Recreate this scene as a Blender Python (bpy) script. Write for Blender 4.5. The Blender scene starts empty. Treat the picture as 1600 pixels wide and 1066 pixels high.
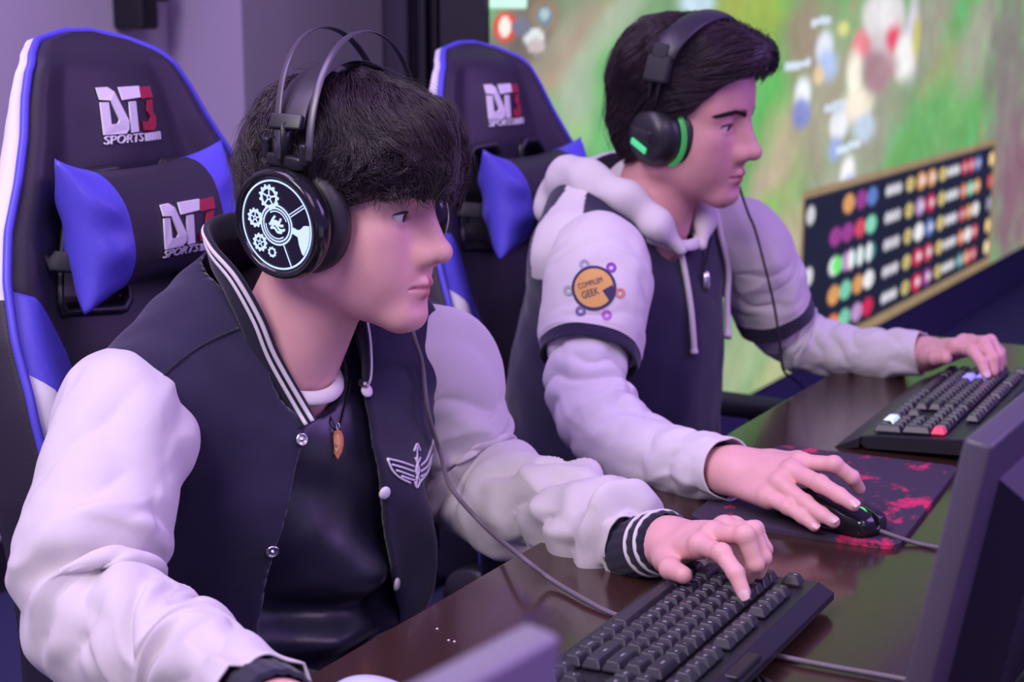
import bpy, math
import numpy as np
from mathutils import Vector, Matrix

scene = bpy.context.scene
COL = scene.collection
PI = math.pi

# ------------------------------------------------------------------ camera
FPX = 2500.0
CA, CT, CH = math.radians(57.0), math.radians(11.5), 1.32
FW = np.array([-math.cos(CA) * math.cos(CT), math.sin(CA) * math.cos(CT), -math.sin(CT)])
RT = np.array([math.sin(CA), math.cos(CA), 0.0])
UP = np.cross(RT, FW)
CAM = np.array([0.0, 0.0, CH])
cam_data = bpy.data.cameras.new('camera')
cam = bpy.data.objects.new('camera', cam_data)
COL.objects.link(cam)
cam.matrix_world = Matrix((
    (RT[0], UP[0], -FW[0], CAM[0]),
    (RT[1], UP[1], -FW[1], CAM[1]),
    (RT[2], UP[2], -FW[2], CAM[2]),
    (0, 0, 0, 1)))
cam_data.sensor_width = 36.0
cam_data.lens = FPX / 1600 * 36.0
cam_data.clip_start = 0.05
cam_data.dof.use_dof = True
cam_data.dof.focus_distance = 1.62
cam_data.dof.aperture_fstop = 6.0
scene.camera = cam

# ------------------------------------------------------------------ world, lights, exposure
scene.view_settings.view_transform = 'Standard'
scene.view_settings.look = 'None'
scene.view_settings.exposure = 0.0
scene.view_settings.gamma = 1.0
scene.view_settings.use_curve_mapping = False
world = bpy.data.worlds.new('hall')
scene.world = world
world.use_nodes = True
world.node_tree.nodes['Background'].inputs[0].default_value = (0.40, 0.21, 0.95, 1)
world.node_tree.nodes['Background'].inputs[1].default_value = 0.58


def area_light(name, loc, target, size, energy, color, size_y=None):
    l = bpy.data.lights.new(name, 'AREA')
    l.energy = energy
    l.color = color
    l.size = size
    if size_y:
        l.shape = 'RECTANGLE'
        l.size_y = size_y
    o = bpy.data.objects.new(name, l)
    COL.objects.link(o)
    o.location = loc
    d = Vector(target) - Vector(loc)
    o.rotation_euler = d.to_track_quat('-Z', 'Y').to_euler()
    return o


# stage lights of the hall: a soft white key high over the audience, purple washes from the sides; plus an added front fill
area_light('front_fill_light', (0.9, 0.5, 2.9), (-1.0, 1.7, 0.9), 1.2, 22, (0.92, 0.70, 1.0))  # fill added to brighten the near face, not a lamp of the hall
area_light('stage_key_light', (-1.0, -0.9, 3.0), (-1.1, 1.6, 0.9), 1.2, 58, (1.0, 0.92, 0.90))
area_light('ceiling_wash_light', (-1.7, 0.6, 3.4), (-1.1, 1.6, 0.9), 1.3, 46, (0.68, 0.50, 1.0))
area_light('purple_wash_light', (1.6, 3.6, 2.6), (-1.0, 1.8, 0.9), 1.5, 56, (0.55, 0.30, 1.0))


# ------------------------------------------------------------------ small maths
def A(*x):
    return np.array(x, float)


def ray(u, v):
    return FW + RT * (u - 800) / FPX + UP * (533 - v) / FPX


def at(u, v, d=None, x=None, y=None, z=None):
    """the point of the place seen at a photograph pixel, on a plane or at a distance"""
    r = ray(u, v)
    if d is None:
        k, val = (0, x) if x is not None else (1, y) if y is not None else (2, z)
        d = (val - CAM[k]) / r[k]
    return CAM + r * d


def unit(v):
    v = np.asarray(v, float)
    return v / (np.linalg.norm(v, axis=-1, keepdims=True) + 1e-12)


def rot(yaw=0, pitch=0, roll=0):
    """degrees; pitch > 0 tips the front down"""
    y, p, r = math.radians(yaw), math.radians(pitch), math.radians(roll)
    cy, sy, cp, sp, cr, sr = math.cos(y), math.sin(y), math.cos(p), math.sin(p), math.cos(r), math.sin(r)
    return np.array([[cy, -sy, 0], [sy, cy, 0], [0, 0, 1]]) @ \
        np.array([[cp, 0, sp], [0, 1, 0], [-sp, 0, cp]]) @ np.array([[1, 0, 0], [0, cr, -sr], [0, sr, cr]])


def smoothstep(a, b, x):
    t = np.clip((x - a) / (b - a), 0, 1)
    return t * t * (3 - 2 * t)


def catmull(pts, n):
    pts = np.asarray(pts, float)
    P = np.vstack([2 * pts[0] - pts[1], pts, 2 * pts[-1] - pts[-2]])
    m = len(pts) - 1
    t = np.linspace(0, m, n)
    i = np.minimum(t.astype(int), m - 1)
    f = (t - i)[:, None]
    p0, p1, p2, p3 = P[i], P[i + 1], P[i + 2], P[i + 3]
    return 0.5 * (2 * p1 + (p2 - p0) * f + (2 * p0 - 5 * p1 + 4 * p2 - p3) * f ** 2 + (3 * p1 - p0 - 3 * p2 + p3) * f ** 3)


_rng = np.random.RandomState(7)
_perm = _rng.permutation(512)
_grad = unit(_rng.normal(size=(512, 3)))


def noise(p):
    """gradient noise, about -0.6..0.6"""
    p = np.asarray(p, float)
    i = np.floor(p).astype(int)
    f = p - i
    w = f * f * f * (f * (f * 6 - 15) + 10)
    out = 0
    for dx in (0, 1):
        for dy in (0, 1):
            for dz in (0, 1):
                h = _perm[(_perm[(_perm[(i[..., 0] + dx) & 511] + i[..., 1] + dy) & 511] + i[..., 2] + dz) & 511]
                g = _grad[h]
                v = g[..., 0] * (f[..., 0] - dx) + g[..., 1] * (f[..., 1] - dy) + g[..., 2] * (f[..., 2] - dz)
                out = out + v * (w[..., 0] if dx else 1 - w[..., 0]) * (w[..., 1] if dy else 1 - w[..., 1]) * (w[..., 2] if dz else 1 - w[..., 2])
    return out


# ------------------------------------------------------------------ objects
def make_mesh(name, V, F, mats=(), mat_idx=None, smooth=True, quads=True):
    me = bpy.data.meshes.new(name)
    V = np.asarray(V, np.float32)
    if isinstance(F, np.ndarray) and F.ndim == 2:
        n, k = F.shape
        me.vertices.add(len(V))
        me.vertices.foreach_set('co', V.ravel())
        me.loops.add(n * k)
        me.loops.foreach_set('vertex_index', F.astype(np.int32).ravel())
        me.polygons.add(n)
        me.polygons.foreach_set('loop_start', np.arange(0, n * k, k, dtype=np.int32))
        me.polygons.foreach_set('loop_total', np.full(n, k, np.int32))
        me.update(calc_edges=True)
    else:
        me.from_pydata([tuple(map(float, v)) for v in V], [], [tuple(map(int, f)) for f in F])
    for m in (mats if isinstance(mats, (list, tuple)) else [mats]):
        me.materials.append(m)
    if mat_idx is not None:
        me.polygons.foreach_set('material_index', np.asarray(mat_idx, np.int32))
    me.polygons.foreach_set('use_smooth', np.full(len(me.polygons), bool(smooth)))
    me.validate()
    me.update()
    return me


def link(name, me, parent=None):
    o = bpy.data.objects.new(name, me)
    COL.objects.link(o)
    if parent is not None:
        o.parent = parent
    return o


def tag(o, label=None, cat=None, group=None, kind=None):
    if label: o['label'] = label
    if cat: o['category'] = cat
    if group: o['group'] = group
    if kind: o['kind'] = kind
    return o


def empty(name, loc, label, cat, group=None, rz=0.0):
    o = bpy.data.objects.new(name, None)
    COL.objects.link(o)
    o.empty_display_size = 0.1
    o.location = loc
    o.rotation_euler = (0, 0, rz)
    return tag(o, label, cat, group)


class Geo:
    """collects vertices and faces (with material slots) for one mesh"""

    def __init__(self):
        self.V, self.F, self.M, self.n = [], [], [], 0

    def add(self, V, F, m=0):
        V = np.asarray(V, float).reshape(-1, 3)
        self.V.append(V)
        for f in F:
            self.F.append(tuple(int(i) + self.n for i in f))
            self.M.append(m)
        self.n += len(V)
        return self

    def merge(self, g, M=None, loc=(0, 0, 0), m=None):
        V = np.vstack(g.V)
        if M is not None:
            V = V @ np.asarray(M).T
        V = V + np.asarray(loc)
        self.V.append(V)
        for f, mm in zip(g.F, g.M):
            self.F.append(tuple(i + self.n for i in f))
            self.M.append(mm if m is None else m)
        self.n += len(V)
        return self

    def box(self, c, s, m=0, M=None, taper=1.0):
        c, h = np.asarray(c, float), np.asarray(s, float) / 2
        V = []
        for k in (-1, 1):
            q = taper if k == 1 else 1.0
            for (i, j) in ((-1, -1), (1, -1), (1, 1), (-1, 1)):
                V.append((i * h[0] * q, j * h[1] * q, k * h[2]))
        V = np.array(V)
        if M is not None:
            V = V @ np.asarray(M).T
        return self.add(V + c, [(3, 2, 1, 0), (4, 5, 6, 7), (0, 1, 5, 4), (1, 2, 6, 5), (2, 3, 7, 6), (3, 0, 4, 7)], m)

    def rbox(self, c, s, r, m=0, M=None, n=3):
        """box with rounded edges"""
        h = np.asarray(s, float) / 2
        r = min(r, *(h * 0.999))
        V, F = [], []
        g = []
        for k in range(3):
            lo = [-h[k] + r - r * math.cos(PI / 2 * i / n) for i in range(n + 1)]
            lo = [-h[k] + r * (1 - math.sin(PI / 2 * i / n)) for i in range(n, -1, -1)]
            g.append(np.array(lo + [-x for x in lo[::-1]]))
        for ax in range(3):
            a, b = [(1, 2), (2, 0), (0, 1)][ax]
            for sgn in (-1, 1):
                base = len(V)
                na, nb = len(g[a]), len(g[b])
                for i in range(na):
                    for j in range(nb):
                        p = np.zeros(3)
                        p[a], p[b], p[ax] = g[a][i], g[b][j], sgn * h[ax]
                        q = np.clip(p, -h + r, h - r)
                        d = p - q
                        L = np.linalg.norm(d)
                        V.append(q + d / L * r if L > 1e-9 else p)
                for i in range(na - 1):
                    for j in range(nb - 1):
                        f = (base + i * nb + j, base + (i + 1) * nb + j, base + (i + 1) * nb + j + 1, base + i * nb + j + 1)
                        F.append(f if sgn > 0 else f[::-1])
        V = np.array(V)
        if M is not None:
            V = V @ np.asarray(M).T
        return self.add(V + np.asarray(c, float), F, m)

    def prism(self, poly, z0, z1, m=0, M=None, loc=(0, 0, 0)):
        """flat polygon (x, y) between two heights"""
        n = len(poly)
        ar = sum(poly[i][0] * poly[(i + 1) % n][1] - poly[(i + 1) % n][0] * poly[i][1] for i in range(n))
        if ar < 0:
            poly = poly[::-1]
        V = np.array([(x, y, z0) for x, y in poly] + [(x, y, z1) for x, y in poly], float)
        if M is not None:
            V = V @ np.asarray(M).T
        F = [tuple(range(n - 1, -1, -1)), tuple(range(n, 2 * n))] + [(i, (i + 1) % n, n + (i + 1) % n, n + i) for i in range(n)]
        return self.add(V + np.asarray(loc, float), F, m)

    def lathe(self, prof, n=32, m=0, M=None, loc=(0, 0, 0), close=True):
        """profile (r, z) turned about z"""
        V, F = [], []
        k = len(prof)
        for i in range(n):
            a = 2 * PI * i / n
            for r, z in prof:
                V.append((r * math.cos(a), r * math.sin(a), z))
        for i in range(n):
            for j in range(k - 1):
                F.append((i * k + j, ((i + 1) % n) * k + j, ((i + 1) % n) * k + j + 1, i * k + j + 1))
        if close:
            if prof[0][0] > 1e-6: F.append(tuple(i * k for i in range(n - 1, -1, -1)))
            if prof[-1][0] > 1e-6: F.append(tuple(i * k + k - 1 for i in range(n)))
        V = np.array(V)
        if M is not None:
            V = V @ np.asarray(M).T
        return self.add(V + np.asarray(loc, float), F, m)

    def tube(self, path, r, n=8, m=0, closed=False, flat=None, up=None):
        V, F = sweep(path, r, n, closed=closed, flat=flat, up=up)
        return self.add(V, F, m)

    def build(self, name, mats, parent=None, smooth=True, weld=False):
        me = make_mesh(name, np.vstack(self.V), self.F, mats, self.M, smooth)
        if weld:
            import bmesh
            bm = bmesh.new(); bm.from_mesh(me)
            bmesh.ops.remove_doubles(bm, verts=bm.verts, dist=1e-6)
            bmesh.ops.recalc_face_normals(bm, faces=bm.faces)
            bm.to_mesh(me); bm.free()
        o = link(name, me, parent)
        return o


def frames(path, up=None, closed=False):
    T = np.gradient(path, axis=0)
    if closed:
        T = np.roll(path, -1, 0) - np.roll(path, 1, 0)
    T = unit(T)
    N = np.zeros_like(T)
    if up is not None:
        u = np.asarray(up, float)
        if u.ndim == 1: u = np.tile(u, (len(T), 1))
        N = unit(u - T * np.sum(u * T, 1, keepdims=True))
    else:
        n0 = np.cross(T[0], [0.13, 0.2, 0.97])
        N[0] = unit(n0)
        for i in range(1, len(T)):
            q = N[i - 1] - T[i] * np.dot(N[i - 1], T[i])
            N[i] = unit(q)
    return T, N, np.cross(T, N)


def sweep(path, r, n=8, closed=False, flat=None, up=None, caps=True):
    """tube along a path; r: scalar, per point or (points, n); flat: (a, b) ellipse factors"""
    path = np.asarray(path, float)
    T, N, B = frames(path, up, closed)
    k = len(path)
    R = np.asarray(r, float)
    if R.ndim == 0: R = np.full((k, n), float(R))
    elif R.ndim == 1: R = np.tile(R[:, None], (1, n))
    fa, fb = flat if flat else (1, 1)
    a = np.arange(n) * 2 * PI / n
    V = path[:, None] + R[..., None] * (N[:, None] * np.cos(a)[None, :, None] * fa + B[:, None] * np.sin(a)[None, :, None] * fb)
    F = []
    for i in range(k if closed else k - 1):
        i2 = (i + 1) % k
        for j in range(n):
            j2 = (j + 1) % n
            F.append((i * n + j, i * n + j2, i2 * n + j2, i2 * n + j))
    if caps and not closed:
        F.append(tuple(range(n - 1, -1, -1)))
        F.append(tuple((k - 1) * n + j for j in range(n)))
    return V.reshape(-1, 3), F


# ------------------------------------------------------------------ implicit surfaces (surface nets)
def smin(a, b, k):
    h = np.maximum(k - np.abs(a - b), 0) / k
    return np.minimum(a, b) - h * h * k * 0.25


def smax(a, b, k):
    return -smin(-a, -b, k)


def s_cone(p, a, b, ra, rb):
    a, b = np.asarray(a, float), np.asarray(b, float)
    ab = b - a
    t = np.clip((p - a) @ ab / (ab @ ab), 0, 1)
    return np.linalg.norm(p - a - t[:, None] * ab, axis=1) - (ra + (rb - ra) * t)


def s_ell(p, c, r, M=None):
    q = p - np.asarray(c, float)
    if M is not None:
        q = q @ np.asarray(M)
    r = np.asarray(r, float)
    k0 = np.linalg.norm(q / r, axis=1)
    k1 = np.linalg.norm(q / (r * r), axis=1) + 1e-9
    return k0 * (k0 - 1) / k1


def s_sph(p, c, r):
    return np.linalg.norm(p - np.asarray(c, float), axis=1) - r


def s_box(p, c, h, r=0.0, M=None):
    q = p - np.asarray(c, float)
    if M is not None:
        q = q @ np.asarray(M)
    q = np.abs(q) - np.asarray(h, float) + r
    return np.linalg.norm(np.maximum(q, 0), axis=1) + np.minimum(q.max(1), 0) - r


def s_chain(p, pts, rad, k=0.01):
    d = None
    for i in range(len(pts) - 1):
        e = s_cone(p, pts[i], pts[i + 1], rad[i], rad[i + 1])
        d = e if d is None else smin(d, e, k)
    return d


def sdf_mesh(fn, lo, hi, h, newton=2, slack=1.6):
    lo, hi = np.asarray(lo, float), np.asarray(hi, float)
    B = 8
    nb = np.ceil((hi - lo) / (h * B)).astype(int) + 1
    n = nb * B
    bc = np.stack(np.meshgrid(*[np.arange(k) for k in nb], indexing='ij'), -1).reshape(-1, 3)
    cd = fn(lo + (bc + 0.5) * B * h - 0.5 * h)
    keep = np.abs(cd) < B * h * 0.87 * slack
    D = np.repeat(np.repeat(np.repeat(cd.reshape(nb), B, 0), B, 1), B, 2)
    loc = np.stack(np.meshgrid(*[np.arange(B)] * 3, indexing='ij'), -1).reshape(-1, 3)
    kb = bc[keep]
    for s in range(0, len(kb), 400):
        idx = (kb[s:s + 400, None] * B + loc[None]).reshape(-1, 3)
        D[idx[:, 0], idx[:, 1], idx[:, 2]] = fn(lo + idx * h)
    S = D < 0
    c = np.zeros(tuple(n - 1), np.uint8)
    for dx in (0, 1):
        for dy in (0, 1):
            for dz in (0, 1):
                c += S[dx:n[0] - 1 + dx, dy:n[1] - 1 + dy, dz:n[2] - 1 + dz]
    act = (c > 0) & (c < 8)
    I = np.argwhere(act)
    vid = np.full(tuple(n - 1), -1, np.int64)
    vid[act] = np.arange(len(I))
    acc = np.zeros((len(I), 3)); cnt = np.zeros(len(I))
    offs = [np.array((x, y, z)) for x in (0, 1) for y in (0, 1) for z in (0, 1)]
    for o in offs:
        for ax in range(3):
            if o[ax] == 1: continue
            o2 = o.copy(); o2[ax] = 1
            a, b = I + o, I + o2
            da, db = D[a[:, 0], a[:, 1], a[:, 2]], D[b[:, 0], b[:, 1], b[:, 2]]
            m = (da < 0) != (db < 0)
            t = np.where(m, da / np.where(m, da - db, 1), 0)
            pt = a.astype(float); pt[:, ax] += t
            acc[m] += pt[m]; cnt[m] += 1
    V = lo + acc / np.maximum(cnt, 1)[:, None] * h
    quads = []
    for ax in range(3):
        b, cx = (ax + 1) % 3, (ax + 2) % 3
        sl0 = [slice(1, None)] * 3; sl1 = [slice(1, None)] * 3
        sl0[ax] = slice(0, -1); sl1[ax] = slice(1, None)
        m = S[tuple(sl0)] != S[tuple(sl1)]
        E = np.argwhere(m)
        for k in range(3):
            if k != ax: E[:, k] += 1
        E = E[np.all(E < (n - 1), 1)]
        ins = S[E[:, 0], E[:, 1], E[:, 2]]
        def cell(db, dc):
            q = E.copy(); q[:, b] -= db; q[:, cx] -= dc
            return vid[q[:, 0], q[:, 1], q[:, 2]]
        q = np.stack([cell(1, 1), cell(0, 1), cell(0, 0), cell(1, 0)], 1)
        q[~ins] = q[~ins][:, ::-1]
        quads.append(q[(q >= 0).all(1)])
    F = np.vstack(quads)
    for _ in range(newton):
        d = fn(V)
        g = sdf_grad(fn, V, h * 0.5)
        V = V - np.clip(d, -h, h)[:, None] * g
    return V, F


def sdf_grad(fn, V, e):
    g = np.stack([fn(V + np.eye(3)[k] * e) - fn(V - np.eye(3)[k] * e) for k in range(3)], 1)
    return unit(g)


def join_meshes(parts):
    """[(V, F quads)] -> one V, F"""
    Vs, Fs, n = [], [], 0
    for V, F in parts:
        Vs.append(V); Fs.append(np.asarray(F) + n); n += len(V)
    return np.vstack(Vs), np.vstack(Fs)


# ------------------------------------------------------------------ materials
def mat(name, color, rough=0.6, metal=0.0, spec=0.5, sheen=0.0, bump=None, var=None, emit=None, coat=0.0, attr=None, sss=0.0):
    """bump: (scale, strength, distance); var: (scale, second colour)"""
    m = bpy.data.materials.new(name)
    m.use_nodes = True
    nt = m.node_tree
    b = nt.nodes['Principled BSDF']
    c = tuple(color) + (1,)
    b.inputs['Base Color'].default_value = c
    b.inputs['Roughness'].default_value = rough
    b.inputs['Metallic'].default_value = metal
    b.inputs['Specular IOR Level'].default_value = spec
    b.inputs['Sheen Weight'].default_value = sheen
    b.inputs['Coat Weight'].default_value = coat
    if sss:
        b.inputs['Subsurface Weight'].default_value = sss
        b.inputs['Subsurface Radius'].default_value = (0.012, 0.005, 0.003)
        b.inputs['Subsurface Scale'].default_value = 1.0
    tc = nt.nodes.new('ShaderNodeTexCoord')
    if attr:
        at_ = nt.nodes.new('ShaderNodeAttribute'); at_.attribute_name = attr
        nt.links.new(at_.outputs['Color'], b.inputs['Base Color'])
    if var:
        nz = nt.nodes.new('ShaderNodeTexNoise'); nz.inputs['Scale'].default_value = var[0]
        nz.inputs['Detail'].default_value = 4
        nt.links.new(tc.outputs['Object'], nz.inputs['Vector'])
        mx = nt.nodes.new('ShaderNodeMix'); mx.data_type = 'RGBA'
        mx.inputs[6].default_value = c
        mx.inputs[7].default_value = tuple(var[1]) + (1,)
        nt.links.new(nz.outputs['Fac'], mx.inputs[0])
        nt.links.new(mx.outputs[2], b.inputs['Base Color'])
    if bump:
        nb_ = nt.nodes.new('ShaderNodeTexNoise'); nb_.inputs['Scale'].default_value = bump[0]
        nb_.inputs['Detail'].default_value = 3
        nt.links.new(tc.outputs['Object'], nb_.inputs['Vector'])
        bp = nt.nodes.new('ShaderNodeBump'); bp.inputs['Strength'].default_value = bump[1]
        bp.inputs['Distance'].default_value = bump[2]
        nt.links.new(nb_.outputs['Fac'], bp.inputs['Height'])
        nt.links.new(bp.outputs['Normal'], b.inputs['Normal'])
    if emit:
        b.inputs['Emission Color'].default_value = tuple(emit[0]) + (1,)
        b.inputs['Emission Strength'].default_value = emit[1]
    return m


M = dict(
    skin=mat('skin', (0.62, 0.36, 0.30), 0.5, spec=0.35, attr='tone', sss=0.12, bump=(420, 0.12, 0.0006)),
    eye_white=mat('eye_white', (0.72, 0.68, 0.66), 0.12),
    iris=mat('dark_brown_iris', (0.035, 0.02, 0.015), 0.08),
    hair=mat('dark_brown_hair', (0.024, 0.014, 0.020), 0.40, spec=0.55, var=(30, (0.046, 0.028, 0.036))),
    brow=mat('dark_eyebrow_hair', (0.03, 0.02, 0.02), 0.6),
    navy=mat('navy_sweat_fabric', (0.020, 0.015, 0.046), 0.85, spec=0.25, sheen=0.25, bump=(900, 0.25, 0.0008)),
    navy_rib=mat('navy_ribbed_knit', (0.016, 0.015, 0.030), 0.9, spec=0.2, sheen=0.2, bump=(700, 0.4, 0.001)),
    cream=mat('off_white_sweat_fabric', (0.65, 0.61, 0.60), 0.85, spec=0.2, sheen=0.2, bump=(900, 0.25, 0.0008)),
    white_cloth=mat('white_cotton', (0.68, 0.65, 0.65), 0.85, spec=0.2, bump=(900, 0.2, 0.0006)),
    tee=mat('black_shiny_jersey', (0.018, 0.017, 0.034), 0.36, spec=0.5, bump=(1200, 0.2, 0.0005)),
    jeans=mat('grey_trousers', (0.16, 0.14, 0.2), 0.85),
    shoe=mat('dark_shoe_leather', (0.03, 0.03, 0.03), 0.5),
    thread_white=mat('white_embroidery', (0.82, 0.80, 0.82), 0.7, bump=(800, 0.4, 0.001)),
    thread_red=mat('red_embroidery', (0.42, 0.015, 0.05), 0.65, bump=(800, 0.4, 0.001)),
    metal=mat('polished_snap_metal', (0.8, 0.78, 0.78), 0.25, metal=1.0),
    pearl=mat('white_snap_enamel', (0.82, 0.8, 0.82), 0.3),
    black_plastic=mat('black_plastic', (0.016, 0.015, 0.018), 0.38),
    black_gloss=mat('glossy_black_plastic', (0.012, 0.011, 0.014), 0.16),
    black_rubber=mat('black_rubber', (0.02, 0.02, 0.022), 0.75),
    band_leather=mat('black_leatherette_band', (0.028, 0.024, 0.032), 0.45, bump=(300, 0.15, 0.001)),
    key_plastic=mat('matte_black_keycap', (0.030, 0.027, 0.038), 0.36),
    legend=mat('white_key_legend', (0.7, 0.7, 0.72), 0.6),
    chair_black=mat('black_leatherette', (0.027, 0.021, 0.036), 0.5, spec=0.4, bump=(260, 0.2, 0.001)),
    chair_blue=mat('blue_leatherette', (0.095, 0.078, 0.60), 0.42, spec=0.45, bump=(260, 0.15, 0.001)),
    chair_white=mat('white_leatherette', (0.72, 0.70, 0.74), 0.42, spec=0.45, bump=(260, 0.12, 0.001)),
    copper=mat('copper_enamel', (0.75, 0.30, 0.16), 0.35, metal=0.4),
    cable=mat('braided_cable', (0.16, 0.13, 0.15), 0.55, bump=(500, 0.5, 0.001)),
    cord_black=mat('black_cord', (0.02, 0.02, 0.02), 0.6),
)
# ================================================================== the hall
DESK_Z = 0.75
WALL_X, SCR_X = -2.95, -2.17


def structure(name, g, mats, smooth=False):
    o = g.build(name, mats, smooth=smooth)
    return tag(o, kind='structure')


m_floor = mat('dark_blue_carpet', (0.045, 0.045, 0.13), 0.95, bump=(180, 0.5, 0.004), var=(60, (0.03, 0.03, 0.10)))
m_wall = mat('white_painted_wall', (0.58, 0.53, 0.60), 0.8, var=(2.0, (0.52, 0.47, 0.54)), bump=(60, 0.1, 0.002))
m_pillar = mat('grey_painted_pillar', (0.42, 0.36, 0.48), 0.8, bump=(60, 0.1, 0.002))
m_dark = mat('black_painted_metal', (0.012, 0.010, 0.014), 0.6)
g = Geo(); g.box((0.0, 2.5, -0.05), (7.0, 14.0, 0.1)); structure('floor', g, [m_floor])
wx = WALL_X
g = Geo(); g.box((0.3, 9.46, 1.75), (6.4, 0.12, 3.5)); structure('wall_right', g, [m_wall])
pl_a = at(380, 100, x=wx + 0.25)[1]; pl_b = at(612, 100, x=wx + 0.25)[1]
g = Geo(); g.box((wx - 0.06, 3.0, 1.75), (0.12, 13.0, 3.5)); structure('wall_back', g, [m_wall])
g = Geo(); g.box((wx + 0.125, (pl_a + pl_b) / 2, 1.75), (0.25, pl_b - pl_a, 3.5)); structure('trim_1', g, [m_pillar])
g = Geo(); g.box((wx + 0.012, 1.2, 0.06), (0.024, 2 * (pl_a - 1.2), 0.12)); structure('baseboard_back', g, [m_dark])

# black stage curtain between the pillar and the video wall
ya, yb = at(622, 60, x=-2.1)[1], at(762, 60, x=-2.05)[1]
g = Geo()
n = 90
P_ = []
for i in range(n + 1):
    y = ya + (yb - ya) * i / n
    P_.append((-2.12 + 0.035 * math.sin(i * 0.9) + 0.012 * math.sin(i * 0.37), y))
V = [(x, y, z) for z in (0.02, 1.2, 3.2) for x, y in P_]
F = [(k * (n + 1) + i, k * (n + 1) + i + 1, (k + 1) * (n + 1) + i + 1, (k + 1) * (n + 1) + i) for k in range(2) for i in range(n)]
g.add(V, F)
m_drape = mat('black_stage_cloth', (0.030, 0.023, 0.042), 0.95)
o = g.build('stage_curtain', [m_drape])
sol = o.modifiers.new('thickness', 'SOLIDIFY'); sol.thickness = 0.004
tag(o, 'black stage curtain hanging beside the left edge of the video wall', 'curtain')

# things on the pale wall
g = Geo()
pa, pb = at(203, 46, x=wx + 0.06), at(232, 46, x=wx + 0.06)
g.rbox((wx + 0.05, (pa[1] + pb[1]) / 2, pa[2] + 0.3), (0.10, pb[1] - pa[1], 0.6), 0.01)
g.rbox((wx + 0.07, pb[1] + 0.02, pa[2] + 0.09), (0.05, 0.05, 0.05), 0.01)
g.rbox((wx + 0.07, pb[1] + 0.01, pa[2] + 0.26), (0.05, 0.03, 0.05), 0.01)
tag(g.build('wall_bracket', [m_dark]), 'black metal bracket hanging on the pale wall above the near chair', 'bracket')
for (u, v, r_, col, nm, lab) in ((339, 112, 11, (0.42, 0.30, 0.20), 'tan', 'round tan sticker on the pale wall beside the near chair'),
                                 (353, 108, 8, (0.42, 0.44, 0.62), 'pale_blue', 'round pale blue sticker on the pale wall, middle of three'),
                                 (371, 108, 8, (0.55, 0.22, 0.20), 'red', 'round reddish sticker on the pale wall next to the grey pillar')):
    c = at(u, v, x=wx + 0.002)
    rr = r_ * np.linalg.norm(c - CAM) / FPX
    g = Geo(); g.lathe([(0, 0.004), (rr * .9, 0.004), (rr, 0.003), (rr, 0)], 24, M=rot(pitch=90), loc=c)
    tag(g.build('wall_sticker', [mat(nm + '_sticker', col, 0.6)]), lab, 'sticker')
for (u0, u1, v0, v1, col, lab) in ((226, 274, 246, 300, (0.02, 0.10, 0.035), 'dark green panel on the pale wall, seen through the near chair slot'),
                                   (-60, 6, 240, 300, (0.02, 0.09, 0.03), 'dark green panel on the pale wall at the left edge of the photo')):
    a_, b_ = at(u0, v1, x=wx + 0.01), at(u1, v0, x=wx + 0.01)
    g = Geo(); g.rbox((wx + 0.012, (a_[1] + b_[1]) / 2, (a_[2] + b_[2]) / 2), (0.024, b_[1] - a_[1], b_[2] - a_[2]), 0.006)
    tag(g.build('wall_panel', [mat('dark_green_board', col, 0.7)]), lab, 'panel')

# ------------------------------------------------------------------ the video wall: a lit picture on a flat display
SC_O = A(-2.027, 5.586, 0.0)
SC_YAW = 3.14
SC_E = A(-math.sin(math.radians(SC_YAW)), math.cos(math.radians(SC_YAW)), 0)
SC_N = A(SC_E[1], -SC_E[0], 0)


def scr3(u, v):
    r = ray(u, v)
    return CAM + r * (((SC_O - CAM) @ SC_N) / (r @ SC_N))


def scr(u, v):
    p = scr3(u, v)
    return (p - SC_O) @ SC_E, p[2]


SY0, SY1, SZ0, SZ1 = scr(765, 60)[0], 3.2, 0.20, 2.9


def srgb(*c):
    c = np.array(c, float) / 255
    return np.where(c <= 0.04045, c / 12.92, ((c + 0.055) / 1.055) ** 2.4)


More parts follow.
